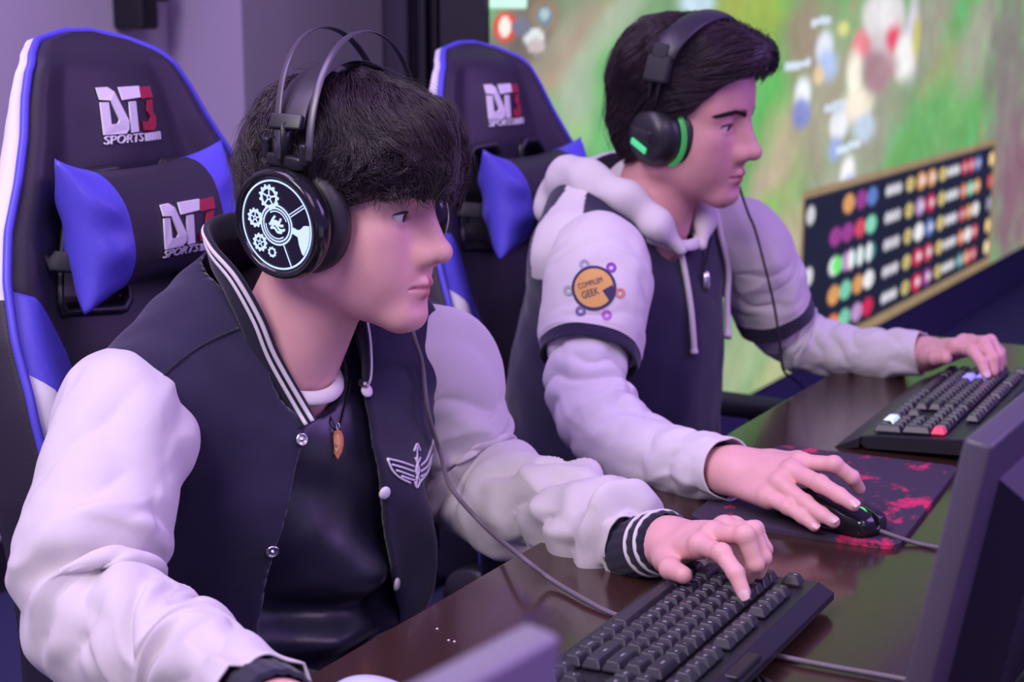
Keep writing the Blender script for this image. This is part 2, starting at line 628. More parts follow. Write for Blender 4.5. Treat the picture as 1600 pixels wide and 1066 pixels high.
def paint_screen():
    dy = 0.0085
    ny, nz = int((SY1 - SY0) / dy), int((1.62 - SZ0) / dy)
    ys = np.linspace(SY0, SY1, ny + 1)
    zs = np.concatenate([np.linspace(SZ0, 1.62, nz + 1), np.linspace(1.62, SZ1, 20)[1:]])
    Y, Z = np.meshgrid(ys, zs)
    p = np.stack([Y, Z, Z * 0], -1)
    w1 = noise(p * 1.1 + 3.1); w2 = noise(p * 2.6 + 9.7); w3 = noise(p * 7 + 1.3); w4 = noise(p * 16 + 4.0)
    C_ = np.zeros(Y.shape + (3,))
    C_[:] = srgb(122, 158, 112)
    def mixc(mask, col):
        nonlocal C_
        C_ = C_ * (1 - mask[..., None]) + np.asarray(col) * mask[..., None]
    mixc(smoothstep(-0.05, 0.2, w1 + 0.4 * w2) * 0.8, srgb(96, 168, 88))
    mixc(smoothstep(0.0, 0.25, w2 - 0.3 * w1) * 0.7, srgb(168, 162, 120))
    mixc(smoothstep(0.1, 0.3, w3 + 0.5 * w2) * 0.45, srgb(88, 178, 120))
    def blob(u, v, ru, rv, col, ang=0, soft=0.5, k=1.0, wob=0.25):
        y, z = scr(u, v)
        s = np.linalg.norm(scr3(u, v) - CAM) / FPX
        ry, rz = ru * s / 0.42, rv * s
        a_ = math.radians(ang)
        q1 = ((Y - y) * math.cos(a_) + (Z - z) * math.sin(a_)) / ry
        q2 = (-(Y - y) * math.sin(a_) + (Z - z) * math.cos(a_)) / rz
        d = np.sqrt(q1 * q1 + q2 * q2) + wob * w3
        mixc(k * (1 - smoothstep(1 - soft, 1 + soft, d)), srgb(*col))
    # ground: paths, grass, walls
    for b in ((905, 75, 60, 38, (188, 140, 118)), (1000, 190, 70, 60, (92, 178, 92)), (940, 110, 36, 60, (108, 190, 104)), (930, 215, 60, 40, (104, 176, 104)),
              (900, 150, 26, 70, (166, 182, 160)), (960, 30, 60, 30, (170, 186, 160)), (1190, 40, 60, 60, (150, 180, 60)), (1215, 130, 50, 60, (96, 180, 84)), (1140, 20, 60, 40, (160, 176, 70)),
              (1225, 230, 40, 70, (190, 170, 140)), (1215, 330, 50, 60, (150, 180, 110)), (1200, 290, 40, 40, (186, 168, 146)), (1235, 390, 40, 60, (186, 172, 140)), (1190, 345, 30, 30, (128, 186, 84)),
              (1290, 150, 50, 130, (168, 156, 140)), (1310, 290, 60, 50, (168, 164, 150)), (1370, 200, 50, 80, (158, 154, 138)), (1255, 60, 36, 70, (158, 132, 118)),
              (1440, 210, 62, 46, (96, 172, 96)), (1500, 150, 70, 44, (110, 174, 100)), (1450, 40, 60, 60, (158, 150, 138)), (1530, 60, 50, 60, (168, 160, 150)), (1400, 250, 60, 30, (104, 166, 92)),
              (1580, 200, 50, 200, (138, 112, 126)), (1570, 60, 40, 50, (128, 124, 118)), (1585, 300, 50, 90, (132, 92, 112)), (1160, 560, 60, 60, (164, 180, 140)), (1230, 560, 60, 60, (190, 190, 146)),
              (850, 90, 80, 40, (160, 150, 132)), (800, 40, 70, 30, (120, 104, 96)), (815, 80, 50, 26, (110, 96, 90)), (960, 250, 60, 30, (96, 182, 120)), (890, 230, 30, 30, (150, 190, 120))):
        blob(*b[:4], b[4], ang=25, soft=0.6, k=0.8, wob=0.5)
    # figures and effects
    for b in ((1385, 60, 46, 60, (206, 196, 200)), (1395, 55, 16, 34, (214, 60, 92)), (1345, 70, 18, 22, (232, 130, 140)), (1380, 20, 40, 30, (228, 224, 226)), (1425, 60, 14, 60, (214, 206, 222)),
              (1412, 92, 22, 34, (240, 240, 236)), (1335, 120, 16, 40, (246, 240, 224)), (1340, 165, 30, 30, (244, 232, 214)), (1290, 75, 16, 26, (228, 236, 250)), (1296, 100, 18, 26, (170, 190, 232)),
              (1280, 118, 10, 14, (230, 206, 160)), (1255, 145, 15, 26, (236, 240, 250)), (1253, 175, 16, 22, (130, 140, 206)), (1310, 198, 17, 22, (238, 240, 250)), (1305, 235, 16, 20, (150, 166, 220)), (1325, 268, 15, 26, (246, 244, 248)),
              (1328, 285, 15, 16, (190, 196, 226)), (1318, 45, 12, 12, (214, 210, 130)), (1350, 200, 24, 22, (190, 206, 226)), (1375, 110, 34, 30, (168, 130, 138)), (1090, 5, 28, 16, (196, 220, 236)), (1432, 60, 7, 30, (196, 190, 90))):
        blob(*b[:4], b[4], soft=0.45, k=0.95, wob=0.5)
    def bar(u0, v0, u1, v1, h, col):
        (y0, z0), (y1, z1) = scr(u0, v0), scr(u1, v1)
        s = np.linalg.norm(scr3(u0, v0) - CAM) / FPX
        m = (Y > y0) & (Y < y1) & (np.abs(Z - (z0 + (z1 - z0) * (Y - y0) / (y1 - y0))) < h * s)
        mixc(m * 0.95, srgb(*col))
    for b in ((1268, 35, 1298, 32, 6), (1226, 105, 1266, 98, 6), (1288, 170, 1322, 163, 7), (1306, 236, 1344, 224, 6)):
        bar(*b, (206, 220, 236))
    # top-left read-out
    bar(764, 4, 824, 4, 9, (206, 250, 232))
    for b in ((790, 42, 15, 22, (226, 70, 40)), (789, 42, 8, 15, (255, 238, 226)), (851, 24, 20, 26, (150, 130, 104)), (851, 26, 11, 16, (120, 140, 150)), (851, 22, 7, 8, (176, 206, 216)), (834, 58, 14, 13, (226, 236, 236)), (838, 72, 12, 12, (206, 190, 190)), (815, 42, 13, 14, (118, 122, 140))):
        blob(*b[:4], b[4], soft=0.2, k=1.0, wob=0.0)
    # score table
    (yl, zt), (yr, zt2) = scr(1257, 326), scr(1554, 219)
    zb = SZ0 + 0.035
    zt = (zt + zt2) / 2
    inb = (Y > yl - 0.03) & (Y < yr + 0.05) & (Z < zt + 0.03)
    mixc(inb * 1.0, srgb(150, 128, 96))
    inn = (Y > yl) & (Y < yr) & (Z < zt) & (Z > zb)
    mixc(inn * 1.0, srgb(22, 30, 46))
    W, Hh = yr - yl, zt - zb
    def cell(cy, row, rw, rh, col, k=1.0, rnd=True):
        yc, zc = yl + cy * W, zt - (row + 0.55) / 5.1 * Hh
        q = np.sqrt(((Y - yc) / (rw * W)) ** 2 + ((Z - zc) / (rh * Hh)) ** 2) if rnd else np.maximum(np.abs(Y - yc) / (rw * W), np.abs(Z - zc) / (rh * Hh))
        mixc(k * (1 - smoothstep(0.85, 1.1, q)), srgb(*col))
    R_ = np.random.RandomState(3)
    pal = [(206, 40, 80), (226, 226, 230), (60, 150, 150), (90, 120, 190), (220, 120, 80), (200, 70, 90), (180, 140, 190), (120, 200, 170), (210, 150, 90), (150, 60, 140)]
    for row in range(5):
        for c_ in (0.025, 0.985):
            if not (row in (1, 3) and c_ < 0.5):
                cell(c_, row, 0.017, 0.062, (206, 206, 212) if c_ < 0.5 else [(246, 214, 150), (214, 90, 90), (150, 150, 170), (246, 206, 130), (250, 226, 170)][row])
        for c_ in (0.13, 0.18, 0.235, 0.285):
            if row == 0 and c_ < 0.15: continue
            cell(c_, row, 0.026, 0.066, pal[R_.randint(len(pal))])
        if row == 2:
            for c_ in (0.2, 0.24, 0.28): cell(c_, row, 0.014, 0.07, (232, 228, 232))
            cell(0.14, row, 0.022, 0.06, (110, 230, 120))
        for c_ in (0.39, 0.725):
            for k in (-0.026, 0, 0.026): cell(c_ + k, row, 0.015, 0.042, (206, 204, 212))
        for c_ in (0.475, 0.66):
            cell(c_, row, 0.022, 0.056, (206, 192, 124)); cell(c_, row, 0.011, 0.028, (190, 160, 90))
        for c_ in (0.535, 0.595):
            cell(c_, row, 0.028, 0.07, pal[R_.randint(len(pal))]); cell(c_ + 0.008, row, 0.013, 0.034, (230, 226, 236), 0.8)
        for c_ in (0.80, 0.845, 0.89):
            cell(c_, row, 0.023, 0.062, pal[R_.randint(len(pal))]); cell(c_, row, 0.011, 0.03, (226, 226, 226), 0.6)
    C_ *= (1 + 0.16 * w4 + 0.2 * w3)[..., None]
    C_ = np.clip(C_, 0.004, 1)
    V = np.stack([np.zeros(Y.size), Y.ravel(), Z.ravel()], 1)
    a_, b_ = Y.shape
    i = (np.arange(a_ - 1)[:, None] * b_ + np.arange(b_ - 1)[None]).ravel()
    F = np.stack([i, i + 1, i + b_ + 1, i + b_], 1)
    return V, F, C_.reshape(-1, 3)


def add_colors(me, name, C_):
    at_ = me.color_attributes.new(name, 'FLOAT_COLOR', 'POINT')
    at_.data.foreach_set('color', np.hstack([C_, np.ones((len(C_), 1))]).astype(np.float32).ravel())


V, F, C_ = paint_screen()
m_scr = mat('lit_led_panel', (0.01, 0.01, 0.01), 0.6)
nt = m_scr.node_tree
an = nt.nodes.new('ShaderNodeAttribute'); an.attribute_name = 'picture'
nt.links.new(an.outputs['Color'], nt.nodes['Principled BSDF'].inputs['Emission Color'])
nt.nodes['Principled BSDF'].inputs['Emission Strength'].default_value = 1.1
sc_c = SC_O + SC_E * (SY0 + SY1) / 2
lw = empty('video_wall', (sc_c[0], sc_c[1], 0), 'large lit video wall showing a game map and a score table behind the players', 'screen', rz=math.radians(SC_YAW))
me = make_mesh('display', V - np.array([0, (SY0 + SY1) / 2, 0]), F, [m_scr], smooth=False)
add_colors(me, 'picture', C_)
link('display', me, lw)
g = Geo(); g.box((-0.06, 0, (SZ0 + SZ1) / 2), (0.11, SY1 - SY0 + 0.02, SZ1 - SZ0 + 0.02)); g.build('cabinet', [m_dark], lw, False)
g = Geo(); g.box((-0.06, 0, SZ0 / 2), (0.10, SY1 - SY0, SZ0 - 0.012)); g.build('base_skirt', [mat('navy_skirt', (0.04, 0.04, 0.11), 0.9)], lw, False)

# ------------------------------------------------------------------ the desk
m_desk = mat('dark_brown_lacquered_wood', (0.034, 0.015, 0.014), 0.19, spec=0.42, coat=0.12, var=(3, (0.055, 0.026, 0.018)))
EA, EB = A(-0.872, 0.994), A(-0.933, 2.13)
ed = unit(EB - EA); en = A(ed[1], -ed[0])          # along the edge; across the desk
DYAW = math.degrees(math.atan2(ed[1], ed[0])) - 90
d0 = EA - ed * 1.05; DLEN = 2.86 ; DW = 0.78
dc = d0 + ed * DLEN / 2 + en * DW / 2
desk = empty('gaming_desk', (dc[0], dc[1], 0), 'long dark brown glossy desk holding both keyboards', 'desk', rz=math.radians(DYAW))
g = Geo(); g.rbox((0, 0, DESK_Z - 0.018), (DW, DLEN, 0.036), 0.005); g.build('desk_top', [m_desk], desk)
g = Geo(); g.box((0.25, 0, 0.50), (0.02, DLEN - 0.3, 0.36)); g.build('modesty_panel', [m_desk], desk, False)
for sx in (-1, 1):
    for sy in (-1, 1):
        g = Geo(); g.rbox((sx * (DW / 2 - 0.06), sy * (DLEN / 2 - 0.08), (DESK_Z - 0.036) / 2), (0.05, 0.05, DESK_Z - 0.036), 0.006)
        g.build('leg', [m_dark], desk)
g = Geo()
for (u, v) in ((683, 983), (701, 1001), (710, 1003)):
    c = at(u, v, z=DESK_Z)
    o = Geo().lathe([(0, 0.0010), (0.0010, 0.0008), (0.0014, 0.0)], 12, loc=(c[0], c[1], DESK_Z)).build('water_drop', [mat('clear_water', (0.75, 0.72, 0.8), 0.05)])
    tag(o, {683: 'tiny water drop on the desk, the one nearest the black shirt', 701: 'tiny water drop on the desk, middle of three', 710: 'tiny water drop on the desk, the one nearest the monitor'}[u], 'drop', 'water drops on the desk')
# ================================================================== gaming chairs
LOGO = dict(
    white=[[(97, 112), (150, 106), (176, 122), (217, 232), (210, 265), (190, 283), (80, 293), (92, 168), (130, 165), (123, 250), (155, 247), (168, 232), (143, 158), (95, 158)],
           [(207, 103), (335, 90), (318, 135), (205, 152)], [(236, 158), (277, 153), (265, 272), (222, 278)]],
    red=[[(343, 95), (422, 86), (416, 130), (325, 140)],
         [(360, 147), (404, 139), (385, 188), (403, 205), (395, 242), (372, 262), (302, 265), (301, 232), (352, 228), (362, 212), (343, 187)]])


def text_polys(s, size=1.0, shear=0.0):
    """flat triangulated letters: vertices (x, y) and faces"""
    cu = bpy.data.curves.new('t', 'FONT')
    cu.body = s; cu.size = size; cu.shear = shear; cu.resolution_u = 3
    o = bpy.data.objects.new('t', cu); COL.objects.link(o)
    dg = bpy.context.evaluated_depsgraph_get()
    me = bpy.data.meshes.new_from_object(o.evaluated_get(dg))
    V = np.array([v.co[:] for v in me.vertices]) if len(me.vertices) else np.zeros((0, 3))
    F = [tuple(p.vertices) for p in me.polygons]
    bpy.data.objects.remove(o); bpy.data.curves.remove(cu); bpy.data.meshes.remove(me)
    return V, F


def plate(g, V2, F, fn, lift, m):
    """flat shape laid on a surface fn(a, b) -> point, standing LIFT proud of it"""
    top = np.array([fn(a, b, lift) for a, b in V2[:, :2]])
    low = np.array([fn(a, b, 0.0) for a, b in V2[:, :2]])
    n = len(V2)
    from collections import Counter
    E = Counter()
    for f in F:
        for i in range(len(f)):
            E[(f[i], f[(i + 1) % len(f)])] += 1
    side = [(b, a, a + n, b + n) for (a, b) in E if (b, a) not in E]
    g.add(np.vstack([top, low]), list(F) + [tuple(x) for x in side], m)


def tri_poly(poly):
    """triangulate a simple polygon"""
    from mathutils.geometry import tessellate_polygon
    T = tessellate_polygon([[Vector((x, y, 0)) for x, y in poly]])
    V = np.array([(x, y) for x, y in poly], float)
    out = []
    for t in T:
        a, b, c = V[t[0]], V[t[1]], V[t[2]]
        out.append(tuple(t) if np.cross(b - a, c - a) > 0 else tuple(t[::-1]))
    return V, out


def logo(name, fn, width, parent):
    """the maker's mark embroidered on surface fn(y, z, lift); width in metres"""
    g = Geo()
    k = width / 350.0
    def cv(p): return [((x - 250) * k, -(y - 200) * k + (x - 250) * k * -0.10) for x, y in p]
    for m, polys in ((0, LOGO['white']), (1, LOGO['red'])):
        for p in polys:
            V, F = tri_poly(cv(p))
            plate(g, V, F, fn, 0.0022, m)
    V, F = text_polys('SPORTS', 1.0, 0.25)
    w = V[:, 0].max() - V[:, 0].min(); h = V[:, 1].max()
    V[:, 0] = (V[:, 0] - V[:, 0].min()) / w * 218 + 74
    V[:, 1] = 330 - V[:, 1] / h * 32 - (V[:, 0] - 74) * 0.10
    pts = np.array(cv([(a, b) for a, b in V[:, :2]]))
    plate(g, pts, F, fn, 0.0022, 0)
    for i in range(6):
        x = 300 + i * 21
        w_ = 20 - i * 2.2
        y = 307 - (x - 300) * 0.10
        q = cv([(x + 6, y - 30), (x + 6 + w_ * 0.8, y - 31), (x + w_ * 0.8, y), (x, y + 1)])
        V, F = tri_poly(q); plate(g, V, F, fn, 0.0022, 0)
    return g.build(name, [M['thread_white'], M['thread_red']], parent, smooth=False)


BZ0, BZ1 = 0.47, 1.305
_wz = np.array([0.47, 0.58, 0.70, 0.80, 0.90, 0.98, 1.04, 1.09, 1.14, 1.19, 1.23, 1.26, 1.28, 1.295, 1.305])
_ww = np.array([0.235, 0.262, 0.275, 0.278, 0.272, 0.262, 0.252, 0.236, 0.208, 0.184, 0.166, 0.146, 0.122, 0.085, 0.02]) * A(*[1.05] * 6, 1.03, 1.0, 0.96, 0.92, 0.91, 0.91, 0.91, 0.91, 0.91)


def hw(z): return np.interp(z, _wz, _ww)


def front_x(y, z):
    """front face of the backrest, chair coordinates (x forward)"""
    s = np.clip(np.abs(y) / hw(z), 0, 1)
    rec = -0.19 - 0.17 * (z - BZ0)
    wing = np.interp(z, [0.47, 0.60, 0.80, 0.92, 1.02, 1.10, 1.305], [0.02, 0.04, 0.055, 0.055, 0.04, 0.028, 0.0])
    w = smoothstep(0.50, 0.95, s) * wing
    pad = 0.022 * np.cos(np.clip(s / 0.62, 0, 1) * PI / 2) * np.interp(z, [0.47, 0.6, 0.9, 1.0, 1.08, 1.15, 1.22, 1.305], [1, 1, 1, 0.2, 0.0, 0.9, 1.0, 0.0])
    edge = -0.016 * smoothstep(0.86, 1.0, s) ** 2
    topr = -0.03 * smoothstep(1.255, 1.305, z) ** 2
    lum = 0.035 * np.exp(-((z - 0.72) / 0.16) ** 2)
    return rec + w + pad + edge + topr + lum


SLOT = np.array([(0.036, 1.128), (0.050, 1.140), (0.096, 1.138), (0.112, 1.126), (0.172, 1.012), (0.166, 0.996), (0.070, 0.985), (0.056, 0.995)])


def in_poly(y, z, P_):
    c = False
    n = len(P_)
    for i in range(n):
        (x1, y1), (x2, y2) = P_[i], P_[(i + 1) % n]
        if (y1 > z) != (y2 > z) and y < (x2 - x1) * (z - y1) / (y2 - y1) + x1:
            c = not c
    return c


def inner_edge(z):
    """|y| where the black middle ends and the blue wing starts (below the shoulders)"""
    return np.interp(z, [0.47, 0.6, 0.75, 0.85, 0.95, 1.02, 1.05], [0.150, 0.155, 0.150, 0.158, 0.185, 0.235, 0.30])


def white_edge(z):
    return np.interp(z, [0.47, 0.6, 0.75, 0.85, 0.92, 0.97], [0.205, 0.214, 0.212, 0.222, 0.250, 0.30])


def make_chair(x, y, yaw, dz, pdy, label, pil_label):
    ch = empty('gaming_chair', (x, y, 0), label, 'chair', 'gaming chairs', math.radians(yaw))
    NS, NZ = 72, 112
    zs = np.concatenate([np.linspace(BZ0, 1.24, NZ - 24, endpoint=False), 1.24 + (BZ1 - 1.24) * (1 - (1 - np.linspace(0, 1, 24)) ** 1.6)])
    TH = 0.085
    NB, NW, NC = 9, 7, NS // 2 - 16
    rows = []
    for z in zs:
        w = hw(z)
        b1, b2 = min(inner_edge(z) / w, 0.985), min(white_edge(z) / w, 0.993)
        hs = np.concatenate([np.linspace(0, b1, NC, endpoint=False), np.linspace(b1, b2, NB, endpoint=False), np.linspace(b2, 1, NW + 1)])
        ss = np.concatenate([-hs[:0:-1], hs])
        yy = ss * w
        xf = front_x(yy, z)
        th = TH * np.interp(z, [BZ0, 1.2, BZ1], [1.1, 1.0, 0.4]) * np.interp(z, [0.9, 1.1], [1, 0.42])
        back = front_x(yy * 0, z) - th - 0.0 * yy + 0.6 * (xf - front_x(yy * 0, z)) * (np.abs(ss) > .3)
        # closed loop: front left->right, side, back right->left, side
        fr = np.stack([xf, yy, np.full_like(yy, z)], 1)
        sd = lambda s_: np.array([[xf[-1 if s_ > 0 else 0] * (1 - t) + back[-1 if s_ > 0 else 0] * t, s_ * (w + 0.010 * math.sin(PI * t)), z] for t in (0.12, 0.35, 0.65, 0.9)])
        bk = np.stack([back, yy, np.full_like(yy, z)], 1)[::-1]
        rows.append(np.vstack([fr, sd(1), bk, sd(-1)[::-1]]))
    K = len(rows[0])
    V = np.vstack(rows)
    F, MI = [], []
    for i in range(len(zs) - 1):
        zc = (zs[i] + zs[i + 1]) / 2
        for j in range(K):
            j2 = (j + 1) % K
            pts = V[[i * K + j, i * K + j2, (i + 1) * K + j2, (i + 1) * K + j]]
            yc = abs(pts[:, 1].mean())
            front = j < NS
            backf = NS + 5 <= j < 2 * NS + 5
            if (front or backf) and in_poly(yc, zc, SLOT):
                continue
            m = 0
            if front:
                k = abs(j + 0.5 - NS / 2)
                if zc < 0.955 and k > NC + NB: m = 2
                elif zc < 1.035 and k > NC: m = 1
            elif not backf and zc > 1.02: m = 2
            F.append((i * K + j, i * K + j2, (i + 1) * K + j2, (i + 1) * K + j)); MI.append(m)
    F.append(tuple(range(K - 1, -1, -1))); MI.append(0)
    F.append(tuple((len(zs) - 1) * K + j for j in range(K))); MI.append(0)
    me = make_mesh('backrest', V, F, [M['chair_black'], M['chair_blue'], M['chair_white']], MI)
    br = link('backrest', me, ch)
    # piping along the front edge
    path = [(front_x(-hw(z), z) + 0.004, -hw(z) - 0.002, z) for z in zs[1:-1]] + [(front_x(hw(z), z) + 0.004, hw(z) + 0.002, z) for z in zs[1:-1][::-1]]
    path = np.array(path)
    d = np.r_[0, np.cumsum(np.linalg.norm(np.diff(path, axis=0), axis=1))]
    q = np.linspace(0, d[-1], 240)
    path = np.stack([np.interp(q, d, path[:, k]) for k in range(3)], 1)
    Geo().tube(path, 0.0052, 8).build('piping', [M['chair_blue']], ch)
    # slots: plastic wall through the backrest with a rolled rim
    for sg in (-1, 1):
        P2 = SLOT * A(sg, 1)
        c0 = P2.mean(0)
        loop = []
        for i in range(len(P2)):
            a_, b_ = P2[i], P2[(i + 1) % len(P2)]
            for t in np.linspace(0, 1, 6, endpoint=False): loop.append(a_ + (b_ - a_) * t)
        loop = np.array(loop)
        out = c0 + (loop - c0) * 1.06
        prof = [(1.14, 0.001), (1.12, 0.007), (1.04, 0.009), (0.97, 0.004), (0.96, -0.03), (0.96, -0.095)]
        Vs, n = [], len(loop)
        for k_, dx in prof:
            for p in c0 + (loop - c0) * k_:
                Vs.append((front_x(p[0], p[1]) + dx, p[0], p[1]))
        Fs = [(k_ * n + i, k_ * n + (i + 1) % n, (k_ + 1) * n + (i + 1) % n, (k_ + 1) * n + i) for k_ in range(len(prof) - 1) for i in range(n)]
        if sg < 0: Fs = [f[::-1] for f in Fs]
        Geo().add(Vs, Fs).build('slot_bezel', [M['black_plastic']], ch)
    def surf(zc, yc=0.0):
        return lambda a_, b_, lift: (front_x(a_ + yc, zc + b_) + 0.0008 + lift, a_ + yc, zc + b_)
    lg = logo('logo', surf(1.208), 0.108, br)
    # head pillow
    pil = empty('head_pillow', (0, 0, 0), pil_label, 'pillow', 'head pillows', 0)
    W_, H_, T_ = 0.154, 0.080, 0.052
    NU, NV = 60, 40
    pv, pf, pm = [], [], []
    def pil_pt(u, v, side, lift=0.0):
        e = 0.75 + 0.25 * abs(u) ** 3
        zed = v * H_ * (0.80 + 0.30 * abs(u) ** 2.6) + (0.004 if v > 0 else -0.002) * 0
        yed = u * W_ * (0.93 + 0.07 * abs(v) ** 2)
        t = max(0.0, (1 - abs(u) ** 3.2)) ** 0.5 * max(0.0, (1 - abs(v) ** 2.6)) ** 0.55
        wr = 0.004 * math.sin(v * 9 + u * 3) * (smoothstep(0.55, 0.8, abs(u)) - smoothstep(0.9, 1.0, abs(u)))
        pz = 1.058 + zed + (0.024 if pdy else 0)
        base = -0.19 - 0.17 * (pz - BZ0) + 0.045 + 0.02 * abs(u) ** 2
        return (base + side * (T_ * t + wr * t) + (lift if side > 0 else 0), yed + pdy, pz)
    for side in (1, -1):
        b0 = len(pv)
        for i in range(NU + 1):
            for j in range(NV + 1):
                pv.append(pil_pt(-1 + 2 * i / NU, -1 + 2 * j / NV, side))
        for i in range(NU):
            for j in range(NV):
                f = (b0 + i * (NV + 1) + j, b0 + (i + 1) * (NV + 1) + j, b0 + (i + 1) * (NV + 1) + j + 1, b0 + i * (NV + 1) + j + 1)
                pf.append(f if side > 0 else f[::-1]); pm.append(1 if abs(-1 + 2 * (i + 0.5) / NU) > 0.60 else 0)
    g = Geo(); g.V, g.F, g.M, g.n = [np.array(pv)], pf, pm, len(pv)
    cush = g.build('cushion', [M['chair_black'], M['chair_blue']], pil, weld=True)
    fnp = lambda a_, b_, lift: pil_pt(np.clip((a_ + 0.018) / (W_ * 0.95), -1, 1), np.clip((b_ - 0.004) / (H_ * 0.87), -1, 1), 1, lift + 0.0012)
    logo('logo', fnp, 0.108, cush)
    for sg in (-1, 1):
        pth = catmull([(-0.235, sg * 0.166, 1.05), (-0.27, sg * 0.19, 1.055), (-0.33, sg * 0.14, 1.06), (-0.392, sg * 0.03, 1.06)], 16)
        Geo().tube(pth, 0.012, 8, flat=(0.15, 1.0), up=A(1, 0, 0)).build('elastic_strap', [M['black_rubber']], pil)
    pil.location = (x, y, 0); pil.rotation_euler = (0, 0, math.radians(yaw))
    # seat, arms, base
    def seat(p):
        d = s_box(p, (0.06, 0, 0.43), (0.26, 0.19, 0.055), 0.045)
        for sg in (-1, 1):
            d = smin(d, s_cone(p, (-0.14, sg * 0.215, 0.455), (0.24, sg * 0.22, 0.455), 0.055, 0.05), 0.03)
        return d
    V, F = sdf_mesh(seat, (-0.26, -0.32, 0.34), (0.36, 0.32, 0.54), 0.009)
    fc = V[F].mean(1)
    link('seat', make_mesh('seat', V, F, [M['chair_black'], M['chair_blue']], (np.abs(fc[:, 1]) > 0.205).astype(int)), ch)
    for sg in (-1, 1):
        arm = Geo().rbox((0.06, sg * 0.325, 0.665), (0.27, 0.085, 0.03), 0.013)
        ao = arm.build('armrest', [M['black_rubber']], ch)
        Geo().tube(catmull([(0.04, sg * 0.325, 0.65), (0.04, sg * 0.33, 0.50), (0.03, sg * 0.30, 0.40), (0.02, sg * 0.16, 0.375)], 20), 0.02, 10, flat=(1.5, 0.8), up=A(1, 0, 0)).build('arm_post', [M['black_plastic']], ao)
        Geo().lathe([(0.0, 0.02), (0.05, 0.02), (0.055, 0.01), (0.055, -0.01), (0.05, -0.02), (0, -0.02)], 24, M=rot(roll=90), loc=(-0.17, sg * 0.285, 0.46)).build('hinge_cover', [M['black_plastic']], ch)
    Geo().lathe([(0.0, 0.05), (0.03, 0.05), (0.03, 0.24), (0.02, 0.25), (0.02, 0.385), (0, 0.385)], 20).build('gas_lift', [M['black_plastic']], ch)
    for k in range(5):
        a_ = 2 * PI * k / 5 + 0.3
        e = A(math.cos(a_), math.sin(a_), 0)
        lg_ = Geo().tube(np.array([e * 0.02 + A(0, 0, 0.13), e * 0.17 + A(0, 0, 0.115), e * 0.32 + A(0, 0, 0.085)]), A(0.03, 0.024, 0.016), 10, up=A(0, 0, 1)).build('base_leg', [M['black_plastic']], ch)
        Geo().lathe([(0, 0.022), (0.025, 0.022), (0.03, 0.015), (0.03, -0.015), (0.025, -0.022), (0, -0.022)], 20, M=rot(yaw=math.degrees(a_)) @ rot(roll=90), loc=e * 0.32 + A(0, 0, 0.031)).build('caster', [M['black_rubber']], lg_)
    for o in (pil, *ch.children):
        if o.name.split('.')[0] not in ('base_leg', 'gas_lift'): o.location.z = dz
    return ch


CH1 = (-1.165, 1.43, 7.0, -0.004, -0.042)
CH2 = (-1.165, 2.235, 1.0, -0.03, 0.0)
make_chair(*CH1, 'black and blue gaming chair behind the player in the varsity jacket', 'blue-ended head pillow on the chair of the player in the varsity jacket')
make_chair(*CH2, 'black and blue gaming chair behind the player in the hoodie', 'blue-ended head pillow on the chair of the player in the hoodie')
# ================================================================== people: heads, hair, hands, sleeves
TONE = A(0.75, 0.400, 0.385)
LIP = A(0.52, 0.12, 0.16)


